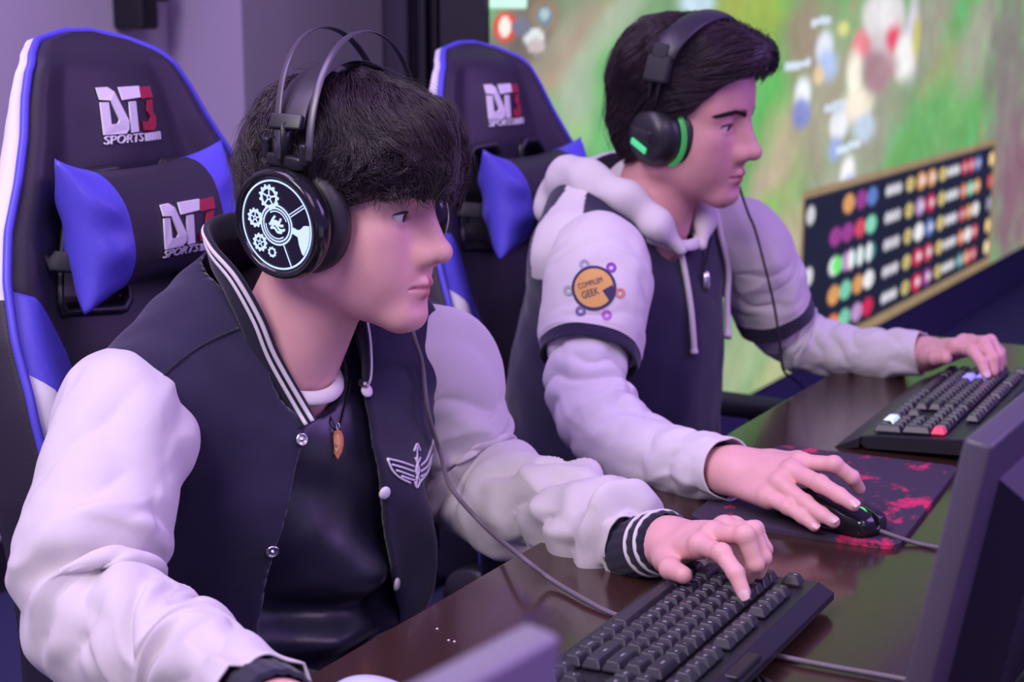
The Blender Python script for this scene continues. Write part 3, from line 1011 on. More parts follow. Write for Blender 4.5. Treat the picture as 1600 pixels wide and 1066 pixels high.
def head_fn(neck, wide=1.0, nose=1.0, jaw=1.0):
    """implicit head, front +x, chin near z -0.115, crown 0.123; neck: (base point, radius) in head coordinates"""
    def f(p0):
        p = p0.copy()
        p[:, 1] = np.abs(p[:, 1]) / wide
        d = smin(s_ell(p, (-0.016, 0, 0.036), (0.098, 0.076, 0.087)), s_ell(p, (0.032, 0, 0.042), (0.053, 0.060, 0.054)), 0.03)
        d = smin(d, s_ell(p, (0.026, 0, -0.03), (0.054, 0.057, 0.062)), 0.03)
        d = smin(d, s_ell(p, (0.030, 0, -0.070), (0.048, 0.046 * jaw, 0.040)), 0.025)
        d = smin(d, s_cone(p, (-0.014, 0.054, 0.0), (-0.006, 0.052 * jaw, -0.064), 0.014, 0.014), 0.02)
        d = smin(d, s_cone(p, (-0.006, 0.050 * jaw, -0.064), (0.066, 0.013, -0.100), 0.014, 0.013), 0.025)
        d = smin(d, s_ell(p, (0.070, 0, -0.100), (0.0185, 0.023, 0.0165)), 0.02)
        d = smin(d, s_ell(p, (0.062, 0, -0.060), (0.026, 0.031, 0.036)), 0.02)
        d = smin(d, s_ell(p, (0.047, 0.042, -0.020), (0.024, 0.020, 0.020)), 0.025)
        d = smin(d, s_cone(p, (0.076, 0.010, 0.024), (0.058, 0.047, 0.020), 0.0095, 0.009), 0.018)
        d = smax(d, -s_sph(p, (0.094, 0.031, 0.003), 0.0165), 0.014)
        # lids around the eye, then the opening
        e = s_sph(p, (0.0645, 0.032, 0.003), 0.0146)
        e = smax(e, -s_ell(p, (0.080, 0.0335, 0.0010), (0.021, 0.0158, 0.0050)), 0.002)
        d = smin(d, e, 0.005)
        d = smax(d, -s_ell(p, (0.0805, 0.0335, 0.0010), (0.018, 0.0150, 0.0046)), 0.002)
        d = smin(d, s_ell(p, (0.044, 0.034, -0.050), (0.026, 0.022, 0.026)), 0.03)
        # nose
        d = smin(d, s_cone(p, (0.070, 0, 0.012), (0.0835, 0, -0.031), 0.0105, 0.0175), 0.014)
        n = s_cone(p, (0.080, 0, 0.014), (0.1045, 0, -0.030), 0.0072, 0.0088)
        n = smin(n, s_sph(p, (0.1065, 0, -0.0335), 0.0102), 0.008)
        n = smin(n, s_ell(p, (0.0935, 0.0115, -0.0375), (0.0105, 0.0068, 0.0078)), 0.006)
        d = smin(d, n, 0.013)
        d = smax(d, -s_ell(p, (0.0995, 0.0062, -0.0462), (0.0058, 0.0032, 0.0050)), 0.003)
        # lips
        d = smin(d, s_cone(p, (0.0890, 0.004, -0.0655), (0.0765, 0.0240, -0.0700), 0.0070, 0.0038), 0.005)
        d = smin(d, s_cone(p, (0.0870, 0, -0.0775), (0.0760, 0.0215, -0.0722), 0.0078, 0.0042), 0.005)
        d = smax(d, -s_chain(p, [(0.0985, 0, -0.0705), (0.0925, 0.011, -0.0707), (0.0805, 0.0245, -0.0712)], (0.0020, 0.0019, 0.0012), 0.002), 0.0025)
        d = smax(d, -s_ell(p, (0.0945, 0, -0.0885), (0.0055, 0.019, 0.0040)), 0.012)
        d = smin(d, s_ell(p, (-0.012, 0.077, -0.004), (0.018, 0.007, 0.028)), 0.006)
        if neck is not None:
            b, r = neck
            nk = s_cone(p0, (-0.022, 0, -0.045), b, 0.054, r)
            d = smin(d, nk, 0.018)
        return d
    return f


def head_tone(p, wide=1.0):
    q = p.copy(); q[:, 1] = np.abs(q[:, 1]) / wide
    C_ = np.tile(TONE, (len(p), 1))
    dl = np.minimum(s_cone(q, (0.0890, 0.0, -0.0665), (0.0770, 0.0220, -0.0702), 0.0064, 0.0028), s_cone(q, (0.0870, 0, -0.0755), (0.0765, 0.0205, -0.0718), 0.0062, 0.0026))
    k = (1 - smoothstep(0.0004, 0.0032, dl))[:, None] * (p[:, 0] > 0.06)[:, None]
    C_ = C_ * (1 - k) + LIP * k
    ck = np.exp(-(np.linalg.norm(q - A(0.062, 0.04, -0.03), axis=1) / 0.026) ** 2)[:, None] * 0.35
    C_ = C_ * (1 - ck) + A(0.66, 0.34, 0.33) * ck
    return C_ * (1 + 0.10 * noise(p * 45))[:, None]


def strands_mesh(name, P_, rad, mats, parent, sides=3):
    """P_: (n, k, 3) strand points, rad: (n, k)"""
    n, k, _ = P_.shape
    T = unit(np.gradient(P_, axis=1))
    ref = np.tile(A(0.31, 0.52, 0.79), (n, k, 1))
    N = unit(np.cross(T, ref)); B = np.cross(T, N)
    a = np.arange(sides) * 2 * PI / sides
    V = P_[:, :, None] + rad[:, :, None, None] * (N[:, :, None] * np.cos(a)[None, None, :, None] + B[:, :, None] * np.sin(a)[None, None, :, None])
    idx = np.arange(n * k * sides).reshape(n, k, sides)
    a0, a1 = idx[:, :-1], idx[:, 1:]
    F = np.stack([a0, np.roll(a0, -1, 2), np.roll(a1, -1, 2), a1], -1).reshape(-1, 4)
    return link(name, make_mesh(name, V.reshape(-1, 3), F, mats), parent)


def grow(shell, roots, flow, length, steps, rs, lift0=-0.003, lift1=0.004, wave=0.5, wfreq=14, stop=None, droop=0.35, tail=0.16):
    """strands that follow a shell; flow(p) gives the combing direction"""
    n = len(roots)
    p = roots.copy()
    L = length * rs.uniform(0.6, 1.2, n)
    off = rs.uniform(lift0, lift1, n)
    seed = rs.uniform(-1, 1, (n, 3)) * 0.12
    tl = tail * rs.choice([0.5, 1.0, 1.6, 3.2], n, p=[0.3, 0.42, 0.22, 0.06])
    out = [p.copy()]
    dprev = None
    for i in range(steps):
        g = sdf_grad(shell, p, 0.002)
        fl = flow(p)
        w = np.stack([noise(p * wfreq + seed + k * 17.3) for k in range(3)], 1) * wave * 2.2
        w2 = np.stack([noise(p * wfreq * 4 + seed * 3 + k * 7.1) for k in range(3)], 1) * wave * 0.35
        d = fl + w + w2
        inside = np.ones(n, bool) if stop is None else stop(p)
        d = d - g * np.sum(d * g, 1, keepdims=True) * inside[:, None]
        d = unit(d)
        d[~inside] = unit(d[~inside] * 0.6 + A(0, 0, -droop) - g[~inside] * 0.10)
        if dprev is not None: d = unit(d + 0.9 * dprev)
        dprev = d
        p = p + d * (L / steps * np.where(inside, 1.0, tl))[:, None]
        t = (i + 1) / steps
        sd = shell(p)
        tgt = off * (0.6 + 0.6 * t) + 0.0025 * math.sin(3 * t)
        k = np.where(inside, 0.7, 0.12)
        p = p - sdf_grad(shell, p, 0.002) * ((sd - tgt) * k)[:, None]
        out.append(p.copy())
    return np.stack(out, 1)


def surface_samples(V, F, n, rs):
    a, b, c, d = (V[F[:, i]] for i in range(4))
    ar = np.linalg.norm(np.cross(c - a, d - b), axis=1)
    i = rs.choice(len(F), n, p=ar / ar.sum())
    s, t = rs.uniform(size=(2, n, 1))
    return a[i] * (1 - s) * (1 - t) + b[i] * s * (1 - t) + c[i] * s * t + d[i] * (1 - s) * t


def build_hair(parent, T, shell, trim, flow, n, length, rs, wave, stray=250, wfreq=14, droop=0.35, bumps=0.006, locks=300, clump=0.55):
    """T: head -> world; shell: implicit hair volume; trim(p) < 0 where hair grows"""
    sh = lambda p: shell(p) + bumps * noise(p * A(26, 26, 20)) + bumps * 0.5 * noise(p * 60)
    fn = lambda p: smax(sh(p) + 0.003, trim(p), 0.008)
    V, F = sdf_mesh(fn, (-0.17, -0.135, -0.13), (0.15, 0.135, 0.18), 0.004)
    cap = link('hair', make_mesh('hair', T(V), F, [M['hair']]), parent)
    fc = V[F].mean(1)
    up = (np.abs(sh(fc) + 0.003) < 0.004)
    roots = surface_samples(V, F[up], n, rs)
    P_ = grow(sh, roots, flow, length, 15, rs, wave=wave, wfreq=wfreq, stop=lambda p: trim(p) < 0.0, droop=droop)
    k = P_.shape[1]
    t = np.linspace(0, 1, k)
    gi = rs.choice(n, locks, replace=False)
    G0 = P_[gi, 0]
    near = np.empty(n, int)
    for s_ in range(0, n, 2000):
        near[s_:s_ + 2000] = np.argmin(((P_[s_:s_ + 2000, 0, None] - G0[None]) ** 2).sum(-1), 1)
    P_ = P_ + (P_[gi[near]] - P_) * (clump * t[None, :, None] ** 1.1 * rs.uniform(0.5, 1.0, (n, 1, 1)))
    rad = rs.uniform(0.00028, 0.00060, (n, 1)) * (1 - t[None] ** 2 * 0.85)
    if stray:
        R2 = surface_samples(V, F[up], stray, rs)
        P2 = grow(sh, R2, flow, length * 1.1, 15, rs, lift0=0.003, lift1=0.012, wave=wave * 1.5, wfreq=wfreq, stop=lambda p: trim(p) < 0.0, droop=droop)
        P_ = np.concatenate([P_, P2]); rad = np.concatenate([rad, np.full((stray, 1), 0.00028) * (1 - t[None] * 0.7)])
    strands_mesh('hair_strands', T(P_.reshape(-1, 3)).reshape(P_.shape), rad, [M['hair']], cap)
    return cap


def face_bits(parent, T, wide, scale, gaze, rs, brow=1.0):
    """eyeballs with irises, brows and lashes"""
    for sg in (-1, 1):
        c = A(0.0662, sg * 0.032 * wide, 0.003)
        g = Geo()
        D_ = rot(yaw=gaze[0], pitch=gaze[1])
        prof = [(0.0125 * math.sin(a), 0.0125 * math.cos(a)) for a in np.linspace(0.46, PI, 16)]
        g.lathe(prof[::-1], 32, 0, close=False)
        pi_ = [(0.0126 * math.sin(a), 0.0126 * math.cos(a)) for a in np.linspace(0, 0.47, 8)]
        g.lathe(pi_[::-1], 32, 1, close=False)
        ax = np.array([[0, 0, 1], [0, 1, 0], [-1, 0, 0]]) .astype(float)
        V = np.vstack(g.V) @ ax.T @ D_.T
        g.V = [T(V + c)]
        g.build('eye', [M['eye_white'], M['iris']], parent)
        # brow
        n = 300
        u = rs.uniform(0, 1, n)
        yb = sg * (0.011 + 0.045 * u) * wide
        zb = 0.0185 + 0.0065 * np.sin(np.clip(u * 1.15, 0, 1) * PI * 0.72) - 0.004 * u + rs.normal(0, 0.0017, n) * (1 - 0.55 * u) * brow
        xb = 0.0905 - 0.0035 * u - 0.022 * u ** 2.2
        root = np.stack([xb, yb, zb], 1)
        d = unit(np.stack([-0.25 - 0.5 * u, sg * (0.55 + 0.4 * u), 0.55 - 0.95 * u], 1) + rs.normal(0, 0.12, (n, 3)))
        L = rs.uniform(0.005, 0.009, n)[:, None, None]
        S = root[:, None] + d[:, None] * L * np.linspace(0, 1, 4)[None, :, None]
        fh = head_fn(None, wide)
        for _ in range(2):
            fl = S.reshape(-1, 3); dd = fh(fl); fl = fl - sdf_grad(fh, fl, 0.001) * (dd - 0.0005)[:, None]; S = fl.reshape(S.shape)
        strands_mesh('eyebrow', T(S.reshape(-1, 3)).reshape(S.shape), np.tile(A(0.00048, 0.00045, 0.0003, 0.00012) * brow, (n, 1)), [M['brow']], parent)
        # upper lash line
        y = np.linspace(-0.0134, 0.0138, 14)
        z = 0.0010 + 0.0049 * np.sqrt(np.clip(1 - (y / 0.0145) ** 2, 0, 1))
        cen = A(0.0645, 0.032, 0.003)
        pts = np.stack([np.sqrt(np.clip(0.0149 ** 2 - (y) ** 2 - (z - 0.003) ** 2, 0, 1)) + cen[0], sg * (cen[1] + y) * wide, z], 1)
        Geo().add(*[T(sweep(pts, A(*[0.0003 + 0.0010 * math.sin(PI * t) for t in np.linspace(0.04, 0.96, 14)]), 6)[0]), sweep(pts, 0.0007, 6)[1]]).build('eyelashes', [M['brow']], parent)


def hand_mesh(wrist, wr, mcp, fingers, thumb, fr=0.0086, side_up=None, h=0.0016, forearm=None, nails=None):
    """world coordinates. mcp: 4 knuckles; fingers: per finger [pip, dip, tip]; thumb: [base, joint, tip]"""
    wrist = np.asarray(wrist, float)
    mcp = [np.asarray(m, float) for m in mcp]
    pc = sum(mcp) / 4
    chains = []
    fs = [1.0, 1.03, 0.98, 0.86]
    for m, c, s in zip(mcp, fingers, fs):
        r = fr * s
        chains.append(([m] + [np.asarray(q, float) for q in c], [r * 1.12, r * 1.03, r * 0.93, r * 0.80]))
    th = [np.asarray(q, float) for q in thumb]
    upv = unit(np.asarray(side_up if side_up is not None else (0, 0, 1), float))
    def f(p):
        d = None
        for i, m in enumerate(mcp):
            a_ = wrist + (m - pc) * 0.55
            e = s_cone(p, a_ - upv * 0.002, m - upv * 0.003, wr * 0.50, fr * 1.28)
            d = e if d is None else smin(d, e, 0.014)
        d = smin(d, s_cone(p, wrist - upv * 0.004, pc * 0.55 + wrist * 0.45 - upv * 0.006, wr * 0.72, 0.0155), 0.016)
        if forearm is not None:
            d = smin(d, s_cone(p, wrist, forearm, wr * 0.86, wr * 0.88), 0.018)
        # thumb ball
        d = smin(d, s_cone(p, wrist * 0.72 + th[0] * 0.28, th[0], 0.0135, 0.0120), 0.016)
        d = smin(d, s_chain(p, th, [fr * 1.35, fr * 1.22, fr * 1.02], 0.004), 0.010)
        for c, r in chains:
            e = s_chain(p, c, r, 0.0035)
            e = smin(e, s_sph(p, c[1] + upv * 0.0012, r[1] * 0.98), 0.004)
            d = smin(d, e, 0.0055)
        for m in mcp:
            d = smin(d, s_sph(p, m + upv * 0.002, fr * 0.92), 0.010)
        return d
    P_ = np.vstack([wrist[None]] + [np.array(c) for c, _ in chains] + [np.array(th)] + ([np.asarray(forearm)[None]] if forearm is not None else []))
    lo, hi = P_.min(0) - 0.035, P_.max(0) + 0.035
    V, F = sdf_mesh(f, lo, hi, h)
    C_ = np.tile(TONE, (len(V), 1))
    for c, r in chains + [([th[0], th[1], th[1], th[2]], 0)]:
        k = np.exp(-(np.linalg.norm(V - c[1], axis=1) / 0.009) ** 2)[:, None] * 0.25
        k = k + np.exp(-(np.linalg.norm(V - c[0], axis=1) / 0.011) ** 2)[:, None] * 0.2
        k = k + np.exp(-(np.linalg.norm(V - c[3], axis=1) / 0.012) ** 2)[:, None] * 0.3
        C_ = C_ * (1 - k) + A(0.64, 0.33, 0.32) * k
    C_ *= (1 + 0.08 * noise(V * 60))[:, None]
    nl = []
    for c, r in chains:
        d = unit(c[-1] - c[-2])
        n = unit(upv - d * (upv @ d))
        nl.append((c[-1] + d * r[-1] * 0.25 + n * r[-1] * 0.62, d, n, r[-1]))
    return V, F, C_, nl


def nail_geo(g, c, d, n, r):
    s = np.cross(n, d)
    V, F = [], []
    m = 8
    for i in range(m + 1):
        for j in range(m + 1):
            a, b = -1 + 2 * i / m, -1 + 2 * j / m
            q = math.hypot(a, b); sq = max(abs(a), abs(b)); k = (sq / q if q > 1e-6 else 1) ** 0.6
            a, b = a * k, b * k
            V.append(c + d * a * r * 0.95 + s * b * r * 0.72 + n * (0.40 * r - 0.30 * r * b * b - 0.18 * r * max(0, a) ** 2))
    for i in range(m):
        for j in range(m):
            F.append((i * (m + 1) + j, (i + 1) * (m + 1) + j, (i + 1) * (m + 1) + j + 1, i * (m + 1) + j + 1))
    g.add(V, F)


def sleeve_geo(pts, rad, n=130, m=96, up=(0, 0, 1), folds=(), rumple=0.004, seed=0.0, ell=None, elbow=None, rmin=0.02, caps=False, fine=0.0012, wrinkles=()):
    """a cloth tube. rad: radius at each control point; folds: (t, angle deg, width t, width deg, height, slant);
    elbow: (t, inner angle deg, spread, height, count) for the stacked creases at the bend"""
    path = catmull(pts, n)
    t = np.linspace(0, 1, n)
    tc = np.linspace(0, 1, len(rad))
    r0 = np.interp(t, tc, rad)
    k = np.ones(7) / 7
    r0 = np.convolve(np.r_[[r0[0]] * 3, r0, [r0[-1]] * 3], k, 'valid')
    T_, N, B = frames(path, up=up)
    ang = np.arange(m) * 2 * PI / m
    TT, AA = np.meshgrid(t, ang, indexing='ij')
    R = np.tile(r0[:, None], (1, m))
    L = np.linalg.norm(np.diff(path, axis=0), axis=1).sum()
    cyl = np.stack([TT * L * 9 + seed, np.cos(AA) * 0.55, np.sin(AA) * 0.55], -1)
    nz = noise(cyl + 0.4 * np.stack([noise(cyl * 1.7 + 5), noise(cyl * 1.7 + 9), noise(cyl * 1.7)], -1))
    ridge = (1 - np.abs(nz) * 3.2)
    R += rumple * (np.clip(ridge, -0.6, 1) - 0.3) * smoothstep(0.0, 0.12, TT)
    cyl2 = np.stack([TT * L * 16 + AA * 0.5 + seed * 2, np.cos(AA) * 1.1, np.sin(AA) * 1.1], -1)
    R += rumple * 0.55 * noise(cyl2) * 1.6
    R += fine * noise(np.stack([TT * L * 60, np.cos(AA) * 3, np.sin(AA) * 3], -1))
    for (ft, fa, wt, wa, hgt, sl) in folds:
        da = (AA - math.radians(fa) + PI) % (2 * PI) - PI
        dt = TT - ft - sl * da
        R += hgt * np.exp(-(dt / wt) ** 2 - (da / math.radians(wa)) ** 2)
    for (t0, t1, nf, sl, amp, sd) in wrinkles:
        wq = np.stack([TT * 5 + sd, np.cos(AA) * 0.9, np.sin(AA) * 0.9], -1)
        x = (TT - t0) / (t1 - t0) * nf + sl * np.sin(AA + sd * 1.7) + 0.9 * noise(wq)
        fold = np.abs(np.sin(PI * x)) ** 0.75 - 0.62
        mask = smoothstep(-0.22, 0.18, noise(wq * 1.3 + 7.7)) * smoothstep(t0 - 0.03, t0 + 0.06, TT) * smoothstep(t1 + 0.03, t1 - 0.06, TT)
        R += amp * fold * mask
    if elbow:
        for (et, ea, sp, hgt, cnt) in (elbow if isinstance(elbow, list) else [elbow]):
            da = (AA - math.radians(ea) + PI) % (2 * PI) - PI
            env = np.exp(-((TT - et) / sp) ** 2) * np.exp(-(da / 1.5) ** 2)
            wv = np.sin((TT - et) / sp * cnt + 0.5 * np.cos(AA * 1.0 + 1) + 1.2 * noise(np.stack([TT * 6 + seed, np.cos(AA), np.sin(AA)], -1)) * 2)
            R += hgt * env * np.sign(wv) * np.abs(wv) ** 0.8
    R = np.maximum(R, rmin)
    e1, e2 = ell if ell else (1, 1)
    V = path[:, None] + R[..., None] * (N[:, None] * np.cos(AA)[..., None] * e1 + B[:, None] * np.sin(AA)[..., None] * e2)
    idx = np.arange(n * m).reshape(n, m)
    F = np.stack([idx[:-1], np.roll(idx[:-1], -1, 1), np.roll(idx[1:], -1, 1), idx[1:]], -1).reshape(-1, 4)
    return V.reshape(-1, 3), F, path, N, B


def cuff_mesh(path_pts, r0, r1, up=(0, 0, 1), n=26, m=72, ribs=0.0007, ell=(1, 1)):
    """ribbed knit band"""
    path = catmull(path_pts, n)
    T_, N, B = frames(path, up=up)
    a = np.arange(m) * 2 * PI / m
    t = np.linspace(0, 1, n)
    prof = (r0 + (r1 - r0) * t) * 1.0
    prof[0] -= 0.003; prof[-1] -= 0.004; prof[-2] -= 0.001
    R = prof[:, None] + ribs * np.cos(a * m / 4)[None]
    V = path[:, None] + R[..., None] * (N[:, None] * np.cos(a)[None, :, None] * ell[0] + B[:, None] * np.sin(a)[None, :, None] * ell[1])
    idx = np.arange(n * m).reshape(n, m)
    F = np.stack([idx[:-1], np.roll(idx[:-1], -1, 1), np.roll(idx[1:], -1, 1), idx[1:]], -1).reshape(-1, 4)
    return V.reshape(-1, 3), F, path, N, B


def drop_on(fn, p, d, n=40, lift=0.0):
    """march points along d to the surface of an implicit body"""
    p = np.asarray(p, float).reshape(-1, 3).copy()
    d = unit(np.asarray(d, float))
    for _ in range(n):
        p = p + d * (fn(p) * 0.8)[:, None]
    return p - d * lift
# ================================================================== the player in the varsity jacket
rs = np.random.RandomState(11)


class Pose:
    """a local frame (x forward, y to the person's left, z up)"""

    def __init__(s, origin, R, scale=1.0):
        s.o, s.R, s.k = np.asarray(origin, float), R, scale

    def __call__(s, p): return s.o + s.k * (np.asarray(p, float) @ s.R.T)
    def inv(s, p): return ((np.asarray(p, float) - s.o) @ s.R) / s.k
    def vec(s, d): return np.asarray(d, float) @ s.R.T


H1 = Pose((-1.0645, 1.325, 1.1165), rot(10.5, 2, -5), 1.025)
B1 = Pose((-1.225, 1.318, 0.0), rot(-12))
HAND1 = [[[-0.6517, 1.3369, 0.8184], [-0.6172, 1.3134, 0.823], [-0.5979, 1.3033, 0.8108], [-0.5868, 1.2981, 0.7949]],
         [[-0.6458, 1.3534, 0.8269], [-0.6038, 1.3351, 0.8373], [-0.593, 1.3368, 0.8104], [-0.6034, 1.3436, 0.7935]],
         [[-0.6429, 1.3739, 0.8276], [-0.6052, 1.3551, 0.836], [-0.5928, 1.3541, 0.812], [-0.5994, 1.3588, 0.7937]],
         [[-0.6428, 1.3948, 0.8215], [-0.6136, 1.3812, 0.8287], [-0.6023, 1.3802, 0.811], [-0.6059, 1.3844, 0.7939]]]
W1 = A(-0.7179, 1.3949, 0.7935)
R1h = rot(-23.9, -21.9, 13.6)

p1 = empty('person', (-1.225, 1.318, 0.0), 'person in a navy and cream varsity jacket and lit headset leaning over the near keyboard', 'person', 'players at the desk')
_p1 = p1


def place(o):
    """keep world-space meshes where they are under the person's root"""
    o.location = tuple(-np.array(o.parent.location)) if o.parent else (0, 0, 0)
    return o


def torso_core(q, grow_=0.0):
    """bare torso in body coordinates"""
    d = s_ell(q, (0.035, 0, 0.80), (0.120, 0.165, 0.20))
    d = smin(d, s_ell(q, (0.005, 0, 0.62), (0.125, 0.160, 0.16)), 0.08)
    e = q.copy(); e[:, 1] = np.abs(e[:, 1])
    d = smin(d, s_cone(e, (0.035, 0.04, 0.975), (0.060, 0.160, 0.925), 0.055, 0.062), 0.05)
    return d - grow_


def leg_parts(pose, fwd=0.43):
    out = []
    for sg in (-1, 1):
        out.append(([pose((0.02, sg * 0.09, 0.54)), pose((fwd, sg * 0.13, 0.535)), pose((fwd + 0.03, sg * 0.13, 0.10))], [0.092, 0.066, 0.045]))
    return out


# ---- body: head and neck, hands, and the figure under the clothes, one mesh
neck_w = B1((0.085, 0.0, 0.955))
hf1 = head_fn((H1.inv(neck_w), 0.060))
V, F = sdf_mesh(hf1, (-0.17, -0.115, -0.24), (0.145, 0.115, 0.145), 0.0024)
parts = [(H1(V), F)]; tones = [head_tone(V)]
thumb1 = [W1 + R1h @ A(0.030, -0.030, -0.010), W1 + R1h @ A(0.058, -0.050, -0.014), W1 + R1h @ A(0.082, -0.056, -0.020)]
V, F, C_, nails = hand_mesh(W1, 0.027, [h[0] for h in HAND1], [h[1:] for h in HAND1], thumb1, 0.0086, R1h @ A(0, 0, 1), forearm=W1 - R1h @ A(0.09, 0, 0.0))
parts.append((V, F)); tones.append(C_)
sr = [B1((0.052, -0.135, 0.918)), at(203, 638, y=1.135), at(190, 690, y=1.085), at(162, 785, y=1.03), at(140, 880, y=0.985), at(150, 962, y=0.962), at(240, 1012, y=0.948), at(325, 1048, y=0.940), at(412, 1100, z=0.800)]
sl = [B1((0.045, 0.150, 0.925)), at(668, 570, y=1.520), at(698, 655, y=1.545), at(730, 732, y=1.555), at(778, 780, y=1.540), at(850, 792, y=1.505), at(920, 815, y=1.465), at(975, 840, y=1.43), W1 - R1h @ A(0.052, 0, 0.0)]
dirw = unit(sr[-1] - sr[-2])
RW1 = sr[-1] + dirw * 0.032
R2h = rot(math.degrees(math.atan2(dirw[1], dirw[0])) - 4, 6, 0)
hl = lambda *q: RW1 + R2h @ A(*q)
mcr = [(.088, .027, 0), (.090, .008, .004), (.085, -.012, .002), (.075, -.030, -.005)]
fgr = [[(m[0] + 0.042, m[1] * 1.1, 0.002), (m[0] + 0.064, m[1] * 1.15, -0.012), (m[0] + 0.076, m[1] * 1.15, -0.028)] for m in mcr]
V, F, C_, nails_r = hand_mesh(RW1, 0.027, [hl(*m) for m in mcr], [[hl(*q) for q in f] for f in fgr], [hl(0.03, 0.03, -0.01), hl(0.06, 0.048, -0.016), hl(0.085, 0.052, -0.022)], 0.0086, R2h @ A(0, 0, 1), h=0.002, forearm=sr[-1] * 0.4 + sr[-2] * 0.6)
parts.append((V, F)); tones.append(C_)
SH_R, SH_L = B1((0.055, -0.165, 0.925)), B1((0.075, 0.165, 0.925))


def figure(p):
    d = torso_core(B1.inv(p), -0.028)
    d = smin(d, s_chain(p, sr[1:] + [RW1], [0.034] * 3 + [0.032] * 3 + [0.026, 0.022, 0.020], 0.02), 0.02)
    d = smin(d, s_chain(p, sl[1:-1] + [W1], [0.034] * 3 + [0.032] * 3 + [0.026, 0.022], 0.02), 0.02)
    d = smin(d, s_cone(p, neck_w - A(0, 0, 0.03), H1((-0.02, 0, -0.05)), 0.052, 0.048), 0.02)
    for c, r in leg_parts(B1): d = smin(d, s_chain(p, c, A(*r) - 0.012, 0.02), 0.03)
    return d


V, F = sdf_mesh(figure, (-1.6, 0.78, 0.02), (-0.55, 1.75, 1.15), 0.011)
parts.append((V, F)); tones.append(np.tile(TONE, (len(V), 1)))
V, F = join_meshes(parts)
me = make_mesh('body', V, F, [M['skin']])
add_colors(me, 'tone', np.vstack(tones))
body1 = place(link('body', me, p1))
m_nail = mat('fingernail', (0.72, 0.46, 0.46), 0.28)
for nl in (nails, nails_r):
    for q in nl:
        g = Geo(); nail_geo(g, *q); place(g.build('fingernail', [m_nail], p1))


def Tp(pose, root):
    off = np.array(root.location)
    return lambda p: pose(p) - off


T1 = Tp(H1, p1)
face_bits(p1, T1, 1.0, 1.03, (8, 12), rs)


# ---- hair: long wavy fringe
def shell1(p):
    d = s_ell(p, (-0.008, 0, 0.048), (0.112, 0.096, 0.094))
    d = smin(d, s_ell(p, (0.052, 0.0, 0.064), (0.060, 0.078, 0.055)), 0.03)
    d = smin(d, s_ell(p, (-0.054, 0, 0.0), (0.050, 0.076, 0.075)), 0.03)
    d = smin(d, s_ell(p, (0.080, -0.012, 0.044), (0.032, 0.056, 0.034)), 0.02)
    return d


def trim1(p):
    x, y, z = p[:, 0], p[:, 1], p[:, 2]
    zl = np.interp(x, [-0.13, -0.06, -0.02, 0.03, 0.055, 0.08, 0.115], [-0.060, -0.058, -0.025, 0.006, 0.017, 0.026, 0.030])
    return zl - z + 0.010 * noise(p * 40)


def flow1(p):
    c = A(-0.045, 0.02, 0.135)
    v = p - c
    r = unit(v * A(1, 1, 0.6))
    side = np.where(p[:, 0] > 0.0, 1.0, 0.0)[:, None]
    front = smoothstep(0.02, 0.09, p[:, 0])[:, None]
    sw = A(-0.15, -0.35, -0.35) * front * smoothstep(-0.02, -0.06, p[:, 1])[:, None] + A(0.1, 0.35, -0.2) * front * smoothstep(0.0, 0.04, p[:, 1])[:, None]
    return unit(r + sw + A(0, 0, -0.25))


build_hair(p1, T1, shell1, trim1, flow1, 14000, 0.085, rs, 0.70, stray=450, wfreq=13, bumps=0.010, clump=0.7, locks=260)

# ---- clothes
def jk_outer(p):
    q = B1.inv(p)
    q[:, 1] = np.where(q[:, 1] > 0, q[:, 1] / 1.30, q[:, 1])
    d = s_ell(q, (0.036, 0, 0.80), (0.136, 0.180, 0.21))
    d = smin(d, s_ell(q, (0.012, 0, 0.60), (0.145, 0.180, 0.19)), 0.10)
    e = q.copy(); e[:, 1] = np.abs(e[:, 1])
    d = smin(d, s_cone(e, (0.030, 0.045, 0.990), (0.062, 0.158, 0.930), 0.060, 0.072), 0.06)
    d = smin(d, s_cone(q, (0.0, 0, 0.98), (0.015, 0, 1.02), 0.075, 0.06), 0.05)
    # drape folds
    x, y, z = q[:, 0], q[:, 1], q[:, 2]
    f = 0.010 * np.sin(y * 46 + 7 * noise(q * 5) + z * 5) * smoothstep(0.90, 0.72, z)
    f = f + 0.010 * noise(q * A(9, 13, 6)) + 0.004 * noise(q * 24)
    return d - f


def march(fn, u, v, d0=1.3, n=70):
    """the first point of an implicit body seen at a photograph pixel"""
    r = unit(ray(u, v))
    p = (CAM + ray(u, v) * d0)[None]
    for _ in range(n): p = p + r[None] * (np.clip(fn(p), -0.02, 0.05) * 0.7)[:, None]
    return p[0]


def edge_on(fn, pose, px):
    q = np.array([pose.inv(march(fn, u, v)) for u, v in px])
    q = q[np.argsort(q[:, 2])]
    return q[:, 2], q[:, 1]


ERz, ERy = edge_on(jk_outer, B1, ((484, 640), (474, 690), (458, 760), (432, 858), (414, 940), (399, 1022)))
ELz, ELy = edge_on(jk_outer, B1, ((570, 560), (574, 611), (588, 700), (599, 770), (609, 850), (620, 915), (628, 950)))

ALz, ALy = edge_on(jk_outer, B1, ((690, 500), (692, 560), (694, 640), (694, 720), (692, 800), (689, 880)))


def jk_open(p):
    q = B1.inv(p)
    x, y, z = q[:, 0], q[:, 1], q[:, 2]
    o = np.maximum(np.maximum(np.interp(z, ERz, ERy) - y, y - np.interp(z, ELz, ELy)), 0.05 - x)
    return np.minimum(o, s_cone(q, (0.045, 0, 1.02), (0.12, 0, 0.94), 0.072, 0.054))


